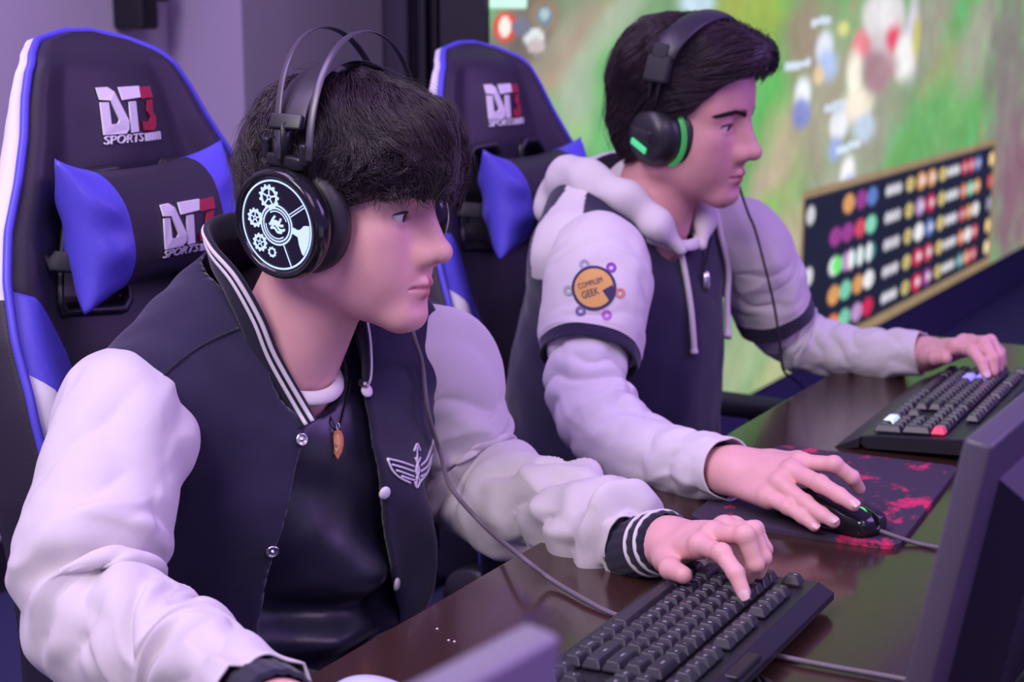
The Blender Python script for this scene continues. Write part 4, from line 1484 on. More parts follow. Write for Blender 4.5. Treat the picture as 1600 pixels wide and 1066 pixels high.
def jacket_fn(p):
    o = jk_outer(p)
    d = smax(o, -(o + 0.008), 0.002)
    d = smax(d, -jk_open(p), 0.003)
    q = B1.inv(p)
    d = smax(d, np.minimum(q[:, 1] - np.interp(q[:, 2], ALz, ALy), q[:, 2] - 0.60 + 0 * d), 0.003)
    return smax(d, 0.50 - q[:, 2], 0.003)


V, F = sdf_mesh(jacket_fn, (-1.50, 1.02, 0.48), (-1.00, 1.62, 1.12), 0.0042)
jacket = place(link('jacket', make_mesh('jacket', V, F, [M['navy']]), p1))


def tee_fn(p):
    q = B1.inv(p)
    x, y, z = q[:, 0], q[:, 1], q[:, 2]
    d = jk_outer(p) + 0.017
    f = 0.013 * np.sin((z + 0.30 * y - 0.25 * y * y * 4) * 62 + 5 * noise(q * 6)) * smoothstep(0.80, 0.66, z) * smoothstep(0.06, 0.12, x)
    d = d - f * 1.0 - 0.009 * noise(q * 12)
    d = smax(d, -(s_cone(q, (0.045, 0, 1.04), (0.105, 0, 0.945), 0.072, 0.058)), 0.006)
    return smax(d, 0.50 - z, 0.003)


V, F = sdf_mesh(tee_fn, (-1.50, 1.02, 0.48), (-1.00, 1.62, 1.12), 0.006)
place(link('shirt', make_mesh('shirt', V, F, [M['tee']]), p1))

# white crew neck of the undershirt
ring = np.array([B1((0.094 + 0.055 * math.cos(a), 0.053 * math.sin(a), 0.945 - 0.026 * math.cos(a))) for a in np.linspace(0, 2 * PI, 48, endpoint=False)])
g = Geo(); g.tube(ring, 0.0082, 12, closed=True, flat=(1.0, 0.55), up=np.array([unit(B1.vec((-0.45 * math.cos(a), -0.45 * math.sin(a), 0.9))) for a in np.linspace(0, 2 * PI, 48, endpoint=False)]))
place(g.build('undershirt_collar', [M['white_cloth']], p1))

# ribbed collar with two white stripes
ce_r, ce_l = B1.inv(march(jk_outer, 474, 668)), B1.inv(march(jk_outer, 570, 606))
cp = np.array([ce_r, ce_r * 0.4 + A(0.134, -0.034, 0.922) * 0.6, (0.127, -0.052, 0.962), (0.119, -0.064, 1.005), (0.098, -0.073, 1.045), (0.06, -0.070, 1.07), (0.02, -0.045, 1.085), (0.005, 0, 1.09), (0.02, 0.045, 1.085),
               (0.06, 0.075, 1.065), (0.10, 0.078, 1.03), (0.130, 0.072, 0.985), (0.140, 0.070, 0.955), ce_l * 0.5 + A(0.140, 0.072, 0.935) * 0.5, ce_l])
cpw = catmull(B1(cp), 120)
outw = catmull(B1.vec(unit(np.array([(0.6, -0.6, 0.4), (0.55, -0.75, 0.3), (0.45, -0.85, 0.2), (0.3, -0.9, 0.1), (0.1, -1, 0.0), (-0.3, -0.9, -0.1), (-0.8, -0.6, -0.2), (-1, 0, -0.2), (-0.8, 0.6, -0.2), (-0.3, 0.9, -0.1), (0.1, 1, 0.0), (0.3, 0.9, 0.1), (0.45, 0.85, 0.2), (0.55, 0.75, 0.3), (0.6, 0.6, 0.4)]))), 120)
T_, N_, B_ = frames(cpw, up=outw)          # N_ points outwards from the neck, B_ across
g = Geo()


def strip(g, c, half, thick, m, n_=0.0):
    """flat band along the path: half width along W, thickness along N"""
    W_ = np.cross(N_, T_)
    Vv, Ff = sweep(c, 1.0, 16, up=N_)
    k = len(c)
    a = np.arange(16) * 2 * PI / 16
    ca, sa = np.sign(np.cos(a)) * np.abs(np.cos(a)) ** 0.7, np.sign(np.sin(a)) * np.abs(np.sin(a)) ** 0.7
    Vv = c[:, None] + N_[:, None] * ca[None, :, None] * thick + np.cross(T_, N_)[:, None] * sa[None, :, None] * half
    g.add(Vv.reshape(-1, 3), Ff, m)


acr = np.cross(T_, N_)
sgn_up = 1.0 if (acr[60] @ A(0, 0, 1)) > 0 else -1.0
strip(g, cpw, 0.0165, 0.0042, 0)
col = place(g.build('collar', [M['navy_rib']], p1))
for off in (0.0040, 0.0118):
    g = Geo(); strip(g, cpw + acr * sgn_up * off + N_ * 0.0022, 0.0024, 0.0034, 0)
    o = g.build('collar_stripe', [M['white_cloth']], col)

# snaps along the two front edges, the seam of the shoulder yoke, the winged emblem
fwd1 = B1.vec((1, 0, 0))
Rsnap = np.stack([B1.vec((0, 1, 0)), A(0, 0, 1), fwd1], 1)


def jk_at(u, v):
    """the point of the jacket seen at a photograph pixel"""
    p = CAM + ray(u, v)[None] * 1.35
    for _ in range(60): p = p + unit(ray(u, v))[None] * (np.clip(jk_outer(p), -0.02, 0.05) * 0.7)[:, None]
    return p[0]


def on_jacket(u, v, lift=0.0):
    c = jk_at(u, v)
    n = sdf_grad(jk_outer, c[None], 0.004)[0]
    return c + n * lift, n


for (u, v, kind, lab) in ((470, 687, 'metal', 1), (425, 861, 'metal', 1), (396, 1022, 'metal', 1), (572, 611, 'pearl', 0), (600, 770, 'pearl', 0), (618, 913, 'pearl', 0)):
    c, n = on_jacket(u, v, 0.0005)
    z_ = unit(n); x_ = unit(np.cross((0, 0, 1), z_)); R_ = np.stack([x_, np.cross(z_, x_), z_], 1)
    g = Geo()
    if kind == 'metal':
        g.lathe([(0.0072, 0), (0.0072, 0.0022), (0.0058, 0.0034), (0.0046, 0.0022), (0.0044, 0.0012), (0.0018, 0.0012), (0.0018, 0.004), (0.0, 0.0046)], 28, M=R_, loc=c)
    else:
        g.lathe([(0.0076, 0), (0.0076, 0.0015), (0.0062, 0.0032), (0.003, 0.0040), (0.0, 0.0042)], 28, M=R_, loc=c)
    o = g.build('snap_button', [M[kind]], jacket)
    tag(o, 'round metal snap button' if kind == 'metal' else 'round white snap button')
pts = np.array([on_jacket(u, v, 0.0004)[0] for (u, v) in ((226, 642), (232, 620), (246, 600), (268, 575), (300, 550), (335, 530), (372, 514))])
g = Geo(); g.tube(catmull(pts, 50), 0.0016, 6); g.build('yoke_seam', [M['navy_rib']], jacket)
ec, en_ = on_jacket(641, 724)
z_ = unit(en_); x_ = unit(np.cross((0, 0, 1), z_)); y_ = np.cross(z_, x_)
_ek = 1.0


def emb(u, v):
    return on_jacket(u, v, 0.0012)[0]


g = Geo()
wl = [[(604, 717), (625, 722), (645, 729)], [(611, 726), (628, 731), (645, 737)], [(618, 735), (632, 740), (645, 745)], [(626, 744), (637, 748), (646, 751)], [(604, 717), (612, 735), (624, 747), (640, 755)]]
wr_ = [[(656, 728), (666, 716), (677, 684)], [(656, 737), (667, 727), (675, 706)], [(656, 745), (666, 738), (671, 724)], [(677, 684), (675, 708), (667, 736), (656, 752)]]
for ln in wl + wr_ + [[(650, 698), (650, 725), (649, 758)], [(645, 705), (650, 694), (655, 704)], [(646, 753), (650, 762), (655, 752)], [(647, 715), (653, 735), (648, 750)], [(655, 715), (648, 735), (654, 752)]]:
    pth = catmull(np.array([emb(*q) for q in ln]), 14)
    g.tube(pth, 0.0014, 6)
o = g.build('winged_emblem', [M['thread_white']], jacket)

# sleeves and cuffs
V, F, pr, Nr, Br = sleeve_geo(sr, [0.056, 0.066, 0.070, 0.066, 0.067, 0.066, 0.056, 0.047, 0.038], n=190, m=120, rumple=0.0075, seed=2.3, up=(1, 0, 0.2),
                              elbow=[(0.60, 60, 0.13, 0.0060, 6.0), (0.80, 60, 0.10, 0.0050, 5.0)],
                              folds=[(0.46, 0, 0.03, 70, 0.009, 0.02), (0.53, 20, 0.022, 80, -0.012, 0.02), (0.585, 20, 0.025, 80, 0.010, -0.01), (0.66, 40, 0.02, 70, -0.008, 0.03), (0.22, 60, 0.10, 22, 0.007, 0.0), (0.25, 0, 0.12, 20, -0.006, 0.05)],
                              wrinkles=[(0.50, 0.74, 3.0, 0.35, 0.012, 3.3), (0.66, 0.98, 3.2, 0.9, 0.012, 5.1), (0.24, 0.5, 1.2, 1.0, 0.004, 1.2)])
slv = place(link('sleeve', make_mesh('sleeve', V, F, [M['cream']]), p1))
sol = slv.modifiers.new('thickness', 'SOLIDIFY'); sol.thickness = 0.002
V, F, *_ = cuff_mesh([pr[-2], RW1 - dirw * 0.014, RW1 + dirw * 0.008], 0.0345, 0.033)
cf = link('cuff', make_mesh('cuff', V, F, [M['navy_rib']]), slv)
V, F, pl, Nl, Bl = sleeve_geo(sl, [0.070, 0.076, 0.072, 0.068, 0.065, 0.058, 0.056, 0.050, 0.036], n=190, m=120, rumple=0.0085, seed=8.1, up=(1, 0, 0.2),
                              elbow=[(0.50, 60, 0.14, 0.0065, 5.5), (0.86, 90, 0.09, 0.0065, 4.5)],
                              folds=[(0.86, 60, 0.03, 60, 0.010, 0.02), (0.80, 60, 0.02, 60, -0.008, 0.02)],
                              wrinkles=[(0.12, 0.40, 2.2, 0.9, 0.008, 6.6), (0.30, 0.66, 3.5, 0.7, 0.013, 2.1), (0.55, 0.98, 4.2, 0.8, 0.015, 9.4)])
slv2 = place(link('sleeve', make_mesh('sleeve', V, F, [M['cream']]), p1))
sol = slv2.modifiers.new('thickness', 'SOLIDIFY'); sol.thickness = 0.002
V, F, pc, Nc, Bc = cuff_mesh([W1 - R1h @ A(0.066, 0, 0.001), W1 - R1h @ A(0.030, 0, 0), W1 + R1h @ A(0.004, 0, 0)], 0.036, 0.0335, up=R1h @ A(0, 0, 1), ell=(0.92, 1.05))
cf = link('cuff', make_mesh('cuff', V, F, [M['navy_rib']]), slv2)
for k in (15, 21):
    a = np.linspace(0, 2 * PI, 60, endpoint=False)
    rr = 0.036 - 0.0025 * k / 26
    lp = pc[k] + rr * (Nc[k] * np.cos(a)[:, None] * 0.92 + Bc[k] * np.sin(a)[:, None] * 1.05)
    g = Geo(); g.tube(lp, 0.0024, 8, closed=True); g.build('cuff_stripe', [M['white_cloth']], cf)

# trousers and shoes
def trouser_fn(pose):
    def f(p):
        q = pose.inv(p)
        d = s_ell(q, (-0.01, 0, 0.56), (0.14, 0.175, 0.10))
        for c, r in leg_parts(pose): d = smin(d, s_chain(p, c, r, 0.03), 0.03)
        d = smax(d, q[:, 2] - 0.66, 0.01)
        return d - 0.006 * noise(p * 16)
    return f


def lower_body(pose, root, mt):
    V, F = sdf_mesh(trouser_fn(pose), pose.o + A(-0.3, -0.35, 0.05), pose.o + A(0.62, 0.35, 0.72), 0.010)
    place(link('trousers', make_mesh('trousers', V, F, [mt]), root))
    for sg in (-1, 1):
        a = pose((0.44, sg * 0.13, 0.0))
        fx = pose.vec((1, 0, 0))
        def sh(p):
            d = s_cone(p, a + A(0, 0, 0.052), a + fx * 0.15 + A(0, 0, 0.042), 0.045, 0.038)
            d = smin(d, s_cone(p, a + A(0, 0, 0.05), a + A(0, 0, 0.10), 0.043, 0.045), 0.02)
            return smax(d, 0.004 - p[:, 2], 0.004)
        V, F = sdf_mesh(sh, a - A(0.1, 0.1, 0.02), a + A(0.25, 0.12, 0.17), 0.006)
        place(link('shoe', make_mesh('shoe', V, F, [M['shoe']]), root))


lower_body(B1, p1, M['jeans'])

# pendant on a cord
def tee_at(u, v, lift=0.002):
    r = unit(ray(u, v))
    p = (CAM + ray(u, v) * 1.35)[None]
    for _ in range(80): p = p + r[None] * (np.clip(tee_fn(p), -0.02, 0.05) * 0.7)[:, None]
    return p[0] - r * lift


nk = Geo()
pa = [tee_at(u, v) for (u, v) in ((497, 606), (507, 630), (518, 655), (527, 673))]
pb = [tee_at(u, v) for (u, v) in ((549, 590), (545, 612), (538, 640), (530, 673))]
nk.tube(catmull(pa, 24), 0.0011, 6); nk.tube(catmull(pb, 24), 0.0011, 6)
neck_o = place(nk.build('necklace', [M['cord_black']], p1))
pc_ = tee_at(529, 695, 0.004)
y_ax = -UP; x_ax = unit(RT * 0.86 - FW * 0.35); z_ax = unit(np.cross(x_ax, UP))
shape = [(0, 0.0165), (0.0035, 0.0145), (0.0062, 0.008), (0.0062, 0.000), (0.0045, -0.008), (0.0005, -0.0155), (-0.004, -0.009), (-0.0058, -0.001), (-0.0060, 0.007), (-0.0035, 0.0145)]
Rp = np.stack([x_ax, unit(UP), -z_ax if (z_ax @ FW) > 0 else z_ax], 1)
g = Geo(); g.prism(shape, 0, 0.003, 0, Rp, pc_)
g.prism([(x * 0.62, y * 0.62 + 0.001) for x, y in shape], 0.003, 0.0042, 1, Rp, pc_)
g.lathe([(0.0022, 0.0042), (0.0022, 0.0052), (0, 0.0056)], 16, 0, Rp, pc_)
g.tube(catmull([pc_ + Rp @ A(0, 0.016, 0.0015), pc_ + Rp @ A(0.002, 0.02, 0.0015), pc_ + Rp @ A(0, 0.0235, 0.0015), pc_ + Rp @ A(-0.002, 0.02, 0.0015), pc_ + Rp @ A(0, 0.016, 0.0015)], 16), 0.0009, 6, 2)
o = g.build('pendant', [M['copper'], mat('peach_enamel', (0.72, 0.36, 0.24), 0.4), M['metal']], neck_o, smooth=False)
tag(o, 'leaf shaped copper pendant')
# ================================================================== the player in the hoodie
rs = np.random.RandomState(23)
H2 = Pose((-1.071, 2.124, 1.176), rot(3.5, 8.5, 3.5), 1.03)
B2 = Pose((-1.225, 2.13, 0.0), rot(-7))
W2R, W2L = A(-0.7741, 1.668, 0.7955), A(-0.8054, 2.4481, 0.7935)
R2R, R2L = rot(-17.7, -9.9, 29.2), rot(-23.0, -20.8, 0.5)
HAND2R = [[[-0.6865, 1.6649, 0.8175], [-0.6448, 1.6624, 0.8221], [-0.6269, 1.6721, 0.8076], [-0.6226, 1.6841, 0.7922]],
          [[-0.6893, 1.6463, 0.8122], [-0.6466, 1.6272, 0.8079], [-0.62, 1.6172, 0.8018], [-0.6009, 1.6108, 0.7959]],
          [[-0.6971, 1.6315, 0.8], [-0.6592, 1.6166, 0.7861], [-0.6353, 1.6057, 0.7802], [-0.6176, 1.5968, 0.7773]],
          [[-0.7078, 1.622, 0.7836], [-0.6771, 1.6105, 0.7795], [-0.6577, 1.6051, 0.7736], [-0.6415, 1.6014, 0.7667]]]
HAND2L = [[[-0.7402, 2.3911, 0.8219], [-0.7054, 2.3675, 0.822], [-0.6879, 2.355, 0.8093], [-0.6781, 2.3467, 0.7939]],
          [[-0.7324, 2.4084, 0.8265], [-0.6933, 2.3832, 0.8335], [-0.6757, 2.3706, 0.8143], [-0.6722, 2.3655, 0.7942]],
          [[-0.7283, 2.4284, 0.823], [-0.6918, 2.4076, 0.8323], [-0.675, 2.3974, 0.8139], [-0.6726, 2.3941, 0.7943]],
          [[-0.7276, 2.4477, 0.8131], [-0.6983, 2.4383, 0.8249], [-0.6827, 2.4338, 0.8116], [-0.6789, 2.4341, 0.794]]]
p2 = empty('person', (-1.225, 2.13, 0.0), 'person in a navy and cream hoodie with a green ringed headset, hand on mouse', 'person', 'players at the desk')

SL2R = [B2((0.055, -0.120, 0.985)), at(934, 400, y=1.925), at(934, 440, y=1.89), at(926, 520, y=1.845), at(920, 562, y=1.82)]
SL2L = [B2((0.060, 0.150, 1.000)), at(1160, 372, y=2.315), at(1190, 435, y=2.36), at(1213, 498, y=2.40)]
LW2R = [at(926, 490, y=1.855), at(917, 560, y=1.815), at(925, 632, y=1.775), at(975, 690, y=1.745), at(1060, 722, y=1.705), W2R - R2R @ A(0.006, 0, 0)]
LW2L = [at(1195, 445, y=2.37), at(1217, 500, y=2.405), at(1262, 535, y=2.435), at(1345, 553, y=2.45), W2L - R2L @ A(0.006, 0, 0)]

neck2 = B2((0.100, -0.005, 1.02))
hf2 = head_fn((H2.inv(neck2), 0.060), 1.04, jaw=1.08)
V, F = sdf_mesh(hf2, (-0.17, -0.12, -0.20), (0.145, 0.12, 0.145), 0.0026)
parts = [(H2(V), F)]; tones = [head_tone(V, 1.04) * A(0.86, 0.80, 0.82)]
nl2 = []
V, F, C_, nl = hand_mesh(W2R, 0.028, [h[0] for h in HAND2R], [h[1:] for h in HAND2R], [W2R + R2R @ A(0.035, 0.030, -0.012), W2R + R2R @ A(0.066, 0.040, -0.016), W2R + R2R @ A(0.093, 0.032, -0.024)], 0.0090, R2R @ A(0, 0, 1), forearm=W2R - R2R @ A(0.08, 0, -0.004))
parts.append((V, F)); tones.append(C_); nl2 += nl
V, F, C_, nl = hand_mesh(W2L, 0.028, [h[0] for h in HAND2L], [h[1:] for h in HAND2L], [W2L + R2L @ A(0.032, -0.030, -0.010), W2L + R2L @ A(0.060, -0.046, -0.014), W2L + R2L @ A(0.084, -0.050, -0.018)], 0.0090, R2L @ A(0, 0, 1), h=0.0019, forearm=W2L - R2L @ A(0.08, 0, 0))
parts.append((V, F)); tones.append(C_); nl2 += nl


def stretch2(p):
    q = B2.inv(p)
    q[:, 2] = 0.5 + (q[:, 2] - 0.5) / 1.12
    q[:, 1] = np.where(q[:, 1] > 0, q[:, 1] / 1.16, q[:, 1] / 0.94)
    return q


def figure2(p):
    d = torso_core(stretch2(p), -0.03)
    d = smin(d, s_chain(p, SL2R[1:4] + LW2R[2:], [0.034, 0.034, 0.032, 0.032, 0.028, 0.024, 0.020], 0.02), 0.02)
    d = smin(d, s_chain(p, SL2L[1:] + LW2L[2:], [0.034, 0.034, 0.032, 0.030, 0.024, 0.020], 0.02), 0.02)
    d = smin(d, s_cone(p, neck2 - A(0, 0, 0.03), H2((-0.02, 0, -0.05)), 0.052, 0.048), 0.02)
    for c, r in leg_parts(B2): d = smin(d, s_chain(p, c, A(*r) - 0.012, 0.02), 0.03)
    return d


V, F = sdf_mesh(figure2, (-1.6, 1.58, 0.02), (-0.5, 2.62, 1.2), 0.012)
parts.append((V, F)); tones.append(np.tile(TONE, (len(V), 1)))
V, F = join_meshes(parts)
me = make_mesh('body', V, F, [M['skin']])
add_colors(me, 'tone', np.vstack(tones))
place(link('body', me, p2))
for q in nl2:
    g = Geo(); nail_geo(g, *q); place(g.build('fingernail', [m_nail], p2))
T2 = Tp(H2, p2)
face_bits(p2, T2, 1.04, 1.03, (-2, 10), rs, brow=1.25)


def shell2(p):
    d = s_ell(p, (-0.012, 0, 0.053), (0.111, 0.098, 0.090))
    d = smin(d, s_ell(p, (0.058, 0.0, 0.094), (0.053, 0.068, 0.038)), 0.03)
    d = smin(d, s_ell(p, (-0.058, 0, -0.010), (0.050, 0.082, 0.075)), 0.03)
    return d


def trim2(p):
    x, y, z = p[:, 0], np.abs(p[:, 1]), p[:, 2]
    zl = np.interp(x, [-0.13, -0.06, -0.015, 0.02, 0.036, 0.055, 0.075, 0.09, 0.115], [-0.066, -0.066, -0.035, 0.000, 0.022, 0.044, 0.064, 0.078, 0.086])
    return zl - z + 0.006 * noise(p * 40)


def flow2(p):
    s_ = np.sign(p[:, 1:2] + 0.004)
    top = smoothstep(0.06, 0.12, p[:, 2])[:, None]
    return unit(A(-0.75, 0, -0.42)[None] + s_ * A(0, 1, 0)[None] * (0.9 * top) + A(0, 0, -0.5) * (1 - top) * smoothstep(0.0, -0.06, p[:, 0])[:, None])


build_hair(p2, T2, shell2, trim2, flow2, 8000, 0.085, rs, 0.45, stray=260, wfreq=12, bumps=0.007)


def hd_outer(p):
    q = stretch2(p)
    d = s_ell(q, (0.040, 0, 0.79), (0.138, 0.178, 0.22))
    d = smin(d, s_ell(q, (0.012, 0, 0.60), (0.148, 0.178, 0.20)), 0.10)
    e = q.copy(); e[:, 1] = np.abs(e[:, 1])
    d = smin(d, s_cone(e, (0.030, 0.045, 0.975), (0.060, 0.150, 0.925), 0.060, 0.070), 0.06)
    d = smin(d, s_cone(q, (0.02, 0, 0.95), (0.05, 0, 0.99), 0.085, 0.07), 0.05)
    f = 0.009 * noise(q * A(9, 14, 6)) + 0.004 * noise(q * 22)
    f = f + 0.007 * np.sin(q[:, 2] * 70 + 3 * noise(q * 7)) * smoothstep(0.72, 0.60, q[:, 2])
    return d - f


def hoodie_fn(p):
    q = stretch2(p)
    d = hd_outer(p)
    d = smax(d, -s_cone(q, (0.06, 0, 1.03), (0.115, 0, 0.955), 0.072, 0.056), 0.006)
    return smax(d, 0.50 - q[:, 2], 0.003)


V, F = sdf_mesh(hoodie_fn, (-1.52, 1.85, 0.48), (-0.98, 2.45, 1.2), 0.0042)
fc = stretch2(V[F].mean(1))
stripe = (np.abs(fc[:, 0] - 0.055 + 0.25 * (0.16 - np.abs(fc[:, 1]))) < 0.020 + 0.02 * smoothstep(0.12, 0.19, np.abs(fc[:, 1]))) & (fc[:, 2] > 0.90)
hoodie = place(link('hoodie', make_mesh('hoodie', V, F, [M['navy'], M['cream']], stripe.astype(int)), p2))

# hood lying around the neck
def hood_fn(p):
    q = B2.inv(p)
    e = q.copy(); e[:, 1] = np.abs(e[:, 1])
    d = s_chain(e, [(0.172, 0.028, 0.985), (0.150, 0.060, 1.025), (0.108, 0.078, 1.062), (0.050, 0.082, 1.082), (-0.010, 0.062, 1.078), (-0.055, 0.0, 1.062)], [0.011, 0.017, 0.022, 0.026, 0.030, 0.032], 0.03)
    d = smin(d, s_ell(q, (-0.050, 0, 1.03), (0.035, 0.085, 0.045)), 0.03)
    d = smax(d, -s_cone(q, (0.05, 0, 1.16), (0.10, 0, 1.00), 0.088, 0.064), 0.010)
    w = 0.006 * np.sin(np.arctan2(q[:, 1], q[:, 0] - 0.05) * 5 + q[:, 2] * 50 + 3 * noise(q * 14)) * 0.5 + 0.005 * noise(q * 24)
    return d - w * 0.8


V, F = sdf_mesh(hood_fn, (-1.52, 1.92, 0.86), (-0.95, 2.36, 1.22), 0.004)
hood = place(link('hood', make_mesh('hood', V, F, [M['cream']]), p2))
ring = np.array([B2((0.112 + 0.060 * math.cos(a), 0.058 * math.sin(a), 1.010 - 0.022 * math.cos(a))) for a in np.linspace(0, 2 * PI, 48, endpoint=False)])
g = Geo(); g.tube(ring, 0.009, 12, closed=True, flat=(1.0, 0.55), up=np.array([unit(B2.vec((-0.45 * math.cos(a), -0.45 * math.sin(a), 0.9))) for a in np.linspace(0, 2 * PI, 48, endpoint=False)]))
place(g.build('undershirt_collar', [M['white_cloth']], p2))


def hd_at(u, v, lift=0.0):
    c = march(hd_outer, u, v, 1.9)
    while hd_outer(c[None])[0] > 0.008:          # past the side of the chest: stay on its edge
        u -= 2
        c = march(hd_outer, u, v, 1.9)
    return c + sdf_grad(hd_outer, c[None], 0.004)[0] * lift


for pts in (((1046, 335), (1052, 370), (1064, 420), (1074, 480), (1079, 530), (1080, 552)), ((1113, 330), (1121, 370), (1132, 420), (1142, 470), (1147, 505), (1149, 528))):
    pth = catmull(np.array([hd_at(u, v, 0.006) for u, v in pts]), 40)
    rr = np.where(np.arange(40) > 36, 0.0085, 0.0066)
    place(Geo().tube(pth, rr, 10, flat=(1, 0.7)).build('drawstring', [M['cream']], p2))
for pth in (((1095, 372), (1098, 400), (1096, 424)), ((1110, 372), (1104, 400), (1098, 424))):
    place(Geo().tube(catmull(np.array([hd_at(u, v, 0.002) for u, v in pth]), 20), 0.0011, 6).build('necklace', [M['cord_black']], p2))
c = hd_at(1097, 440, 0.006)
place(Geo().lathe([(0, 0.016), (0.005, 0.013), (0.007, 0.004), (0.007, -0.008), (0.004, -0.015), (0, -0.016)], 16, loc=c).build('pendant', [M['metal']], p2))
g = Geo()
for ln in (((1150, 428), (1158, 421), (1166, 414)), ((1152, 438), (1160, 430), (1168, 424)), ((1156, 446), (1162, 438), (1168, 432)), ((1148, 420), (1154, 432), (1159, 450))):
    g.tube(catmull(np.array([hd_at(u, v, 0.002) for u, v in ln]), 10), 0.002, 6)
place(g.build('winged_emblem', [M['thread_white']], p2))

# sleeves: short cream cap with a navy band over a long cream sleeve
def sleeve_part(name, pts, rad, m_, parent, **kw):
    V, F, *r_ = sleeve_geo(pts, rad, **kw)
    o = place(link(name, make_mesh(name, V, F, [m_]), parent))
    s_ = o.modifiers.new('thickness', 'SOLIDIFY'); s_.thickness = 0.002
    return o, r_


def cap_fn_mesh(pts, rad, seed, n=110):
    V, F, path, N, B = sleeve_geo(pts, rad, n=n, m=96, rumple=0.0045, seed=seed, up=(1, 0, 0.2), wrinkles=[(0.35, 0.85, 2.5, 0.9, 0.005, seed)])
    mi = np.zeros(len(F), int)
    row = np.arange(len(F)) // 96
    mi[row > n * 0.875] = 1
    return V, F, mi


V, F, mi = cap_fn_mesh(SL2R, [0.030, 0.064, 0.075, 0.071, 0.067], 4.4)
capR = place(link('sleeve', make_mesh('sleeve', V, F, [M['cream'], M['navy']], mi), p2))
capR.modifiers.new('thickness', 'SOLIDIFY').thickness = 0.003
V, F, mi = cap_fn_mesh(SL2L, [0.034, 0.064, 0.066, 0.062], 6.1)
capL = place(link('sleeve', make_mesh('sleeve', V, F, [M['cream'], M['navy']], mi), p2))
capL.modifiers.new('thickness', 'SOLIDIFY').thickness = 0.003
lo_r, _ = sleeve_part('undersleeve', LW2R, [0.050, 0.053, 0.053, 0.050, 0.041, 0.036], M['white_cloth'], p2, n=150, m=96, rumple=0.006, seed=1.7, up=(1, 0, 0.2), elbow=(0.42, 60, 0.16, 0.004, 5.0), wrinkles=[(0.12, 0.55, 4.0, 0.5, 0.008, 2.7), (0.45, 0.98, 4.5, 0.8, 0.006, 8.8)])
lo_l, _ = sleeve_part('undersleeve', LW2L, [0.050, 0.052, 0.049, 0.041, 0.036], M['white_cloth'], p2, n=130, m=96, rumple=0.0055, seed=3.9, up=(1, 0, 0.2), elbow=(0.40, 60, 0.16, 0.004, 5.0), wrinkles=[(0.2, 0.95, 6.0, 0.7, 0.006, 1.1)])

# round printed patch on the near sleeve
bpy.context.view_layer.update()
from mathutils.bvhtree import BVHTree
Vc, Fc, _mi = cap_fn_mesh(SL2R, [0.030, 0.064, 0.075, 0.071, 0.067], 4.4)
bvh = BVHTree.FromPolygons([tuple(v) for v in Vc], [tuple(f) for f in Fc.tolist()])


def on_sleeve(u, v, lift):
    r = unit(ray(u, v))
    h_, n_, _i, _d = bvh.ray_cast(Vector(CAM), Vector(r))
    if h_ is None: return at(u, v, y=1.88)
    return np.array(h_) - r * (0.0012 + lift)


patch_mats = [mat('patch_navy', (0.035, 0.03, 0.09), 0.8), mat('patch_yellow', (0.66, 0.38, 0.10), 0.8), mat('patch_purple', (0.24, 0.05, 0.42), 0.8), mat('patch_grey', (0.34, 0.34, 0.46), 0.8),
              mat('patch_orange', (0.60, 0.22, 0.14), 0.8), mat('patch_magenta', (0.50, 0.12, 0.55), 0.8), mat('patch_slate', (0.16, 0.14, 0.32), 0.8), mat('patch_sage', (0.34, 0.42, 0.34), 0.8)]
g = Geo()


def disc(g, cu, cv, r, m, lift, rin=0.0, a0=0, a1=360):
    n = 40
    aa = np.radians(np.linspace(a0, a1, n))
    V, F = [], []
    nr = 5
    for i in range(nr + 1):
        rr = rin + (r - rin) * i / nr
        for a in aa: V.append(on_sleeve(cu + rr * math.cos(a), cv + rr * math.sin(a), lift))
    for i in range(nr):
        for j in range(n - 1): F.append((i * n + j, (i + 1) * n + j, (i + 1) * n + j + 1, i * n + j + 1))
    g.add(V, F, m)


cu, cv = 928, 450
for (du, dv, m) in ((-15, -37, 3), (27, -32, 2), (41, 8, 4), (20, 42, 5), (-21, 36, 6), (-40, 4, 7)):
    disc(g, cu + du, cv + dv, 8, m, 0.0002, 3.6)
disc(g, cu, cv, 35, 0, 0.0007)
disc(g, cu, cv, 30.5, 1, 0.0012)
V = np.array([on_sleeve(*q, 0.0018) for q in ((cu + 13, cv + 4), (cu + 29, cv - 5), (cu + 33, cv + 8), (cu + 28, cv + 20), (cu + 24, cv + 20))])
g.add(V, [(4, 3, 2, 1, 0)], 0)
for s_, c0, w_, hh, an in (('COMPILEM', (cu - 24, cv + 2), 40, 8.5, -17), ('GEEK', (cu - 18, cv + 17), 28, 11, -17)):
    V2, F2 = text_polys(s_, 1.0)
    w0 = V2[:, 0].max(); h0 = V2[:, 1].max()
    ca, sa = math.cos(math.radians(an)), math.sin(math.radians(an))
    P_ = []
    for x, y, _ in V2:
        xx, yy = x / w0 * w_, -y / h0 * hh
        P_.append(on_sleeve(c0[0] + xx * ca - yy * sa, c0[1] + xx * sa + yy * ca, 0.0022))
    g.add(P_, F2, 0)
g.build('round_patch', patch_mats, capR, smooth=False)
lower_body(B2, p2, mat('dark_trousers', (0.05, 0.045, 0.09), 0.85))
# ================================================================== headsets
m_glow = mat('lit_white_blue_print', (0.3, 0.4, 0.5), 0.5, emit=((0.50, 0.66, 1.0), 0.95))
m_green = mat('lit_green_plastic', (0.03, 0.20, 0.05), 0.4, emit=((0.06, 0.55, 0.14), 0.35))
m_greenlit = mat('lit_green_bar', (0.05, 0.4, 0.15), 0.4, emit=((0.08, 0.85, 0.30), 0.6))
m_lensdark = mat('dark_cup_window', (0.010, 0.008, 0.022), 0.15)


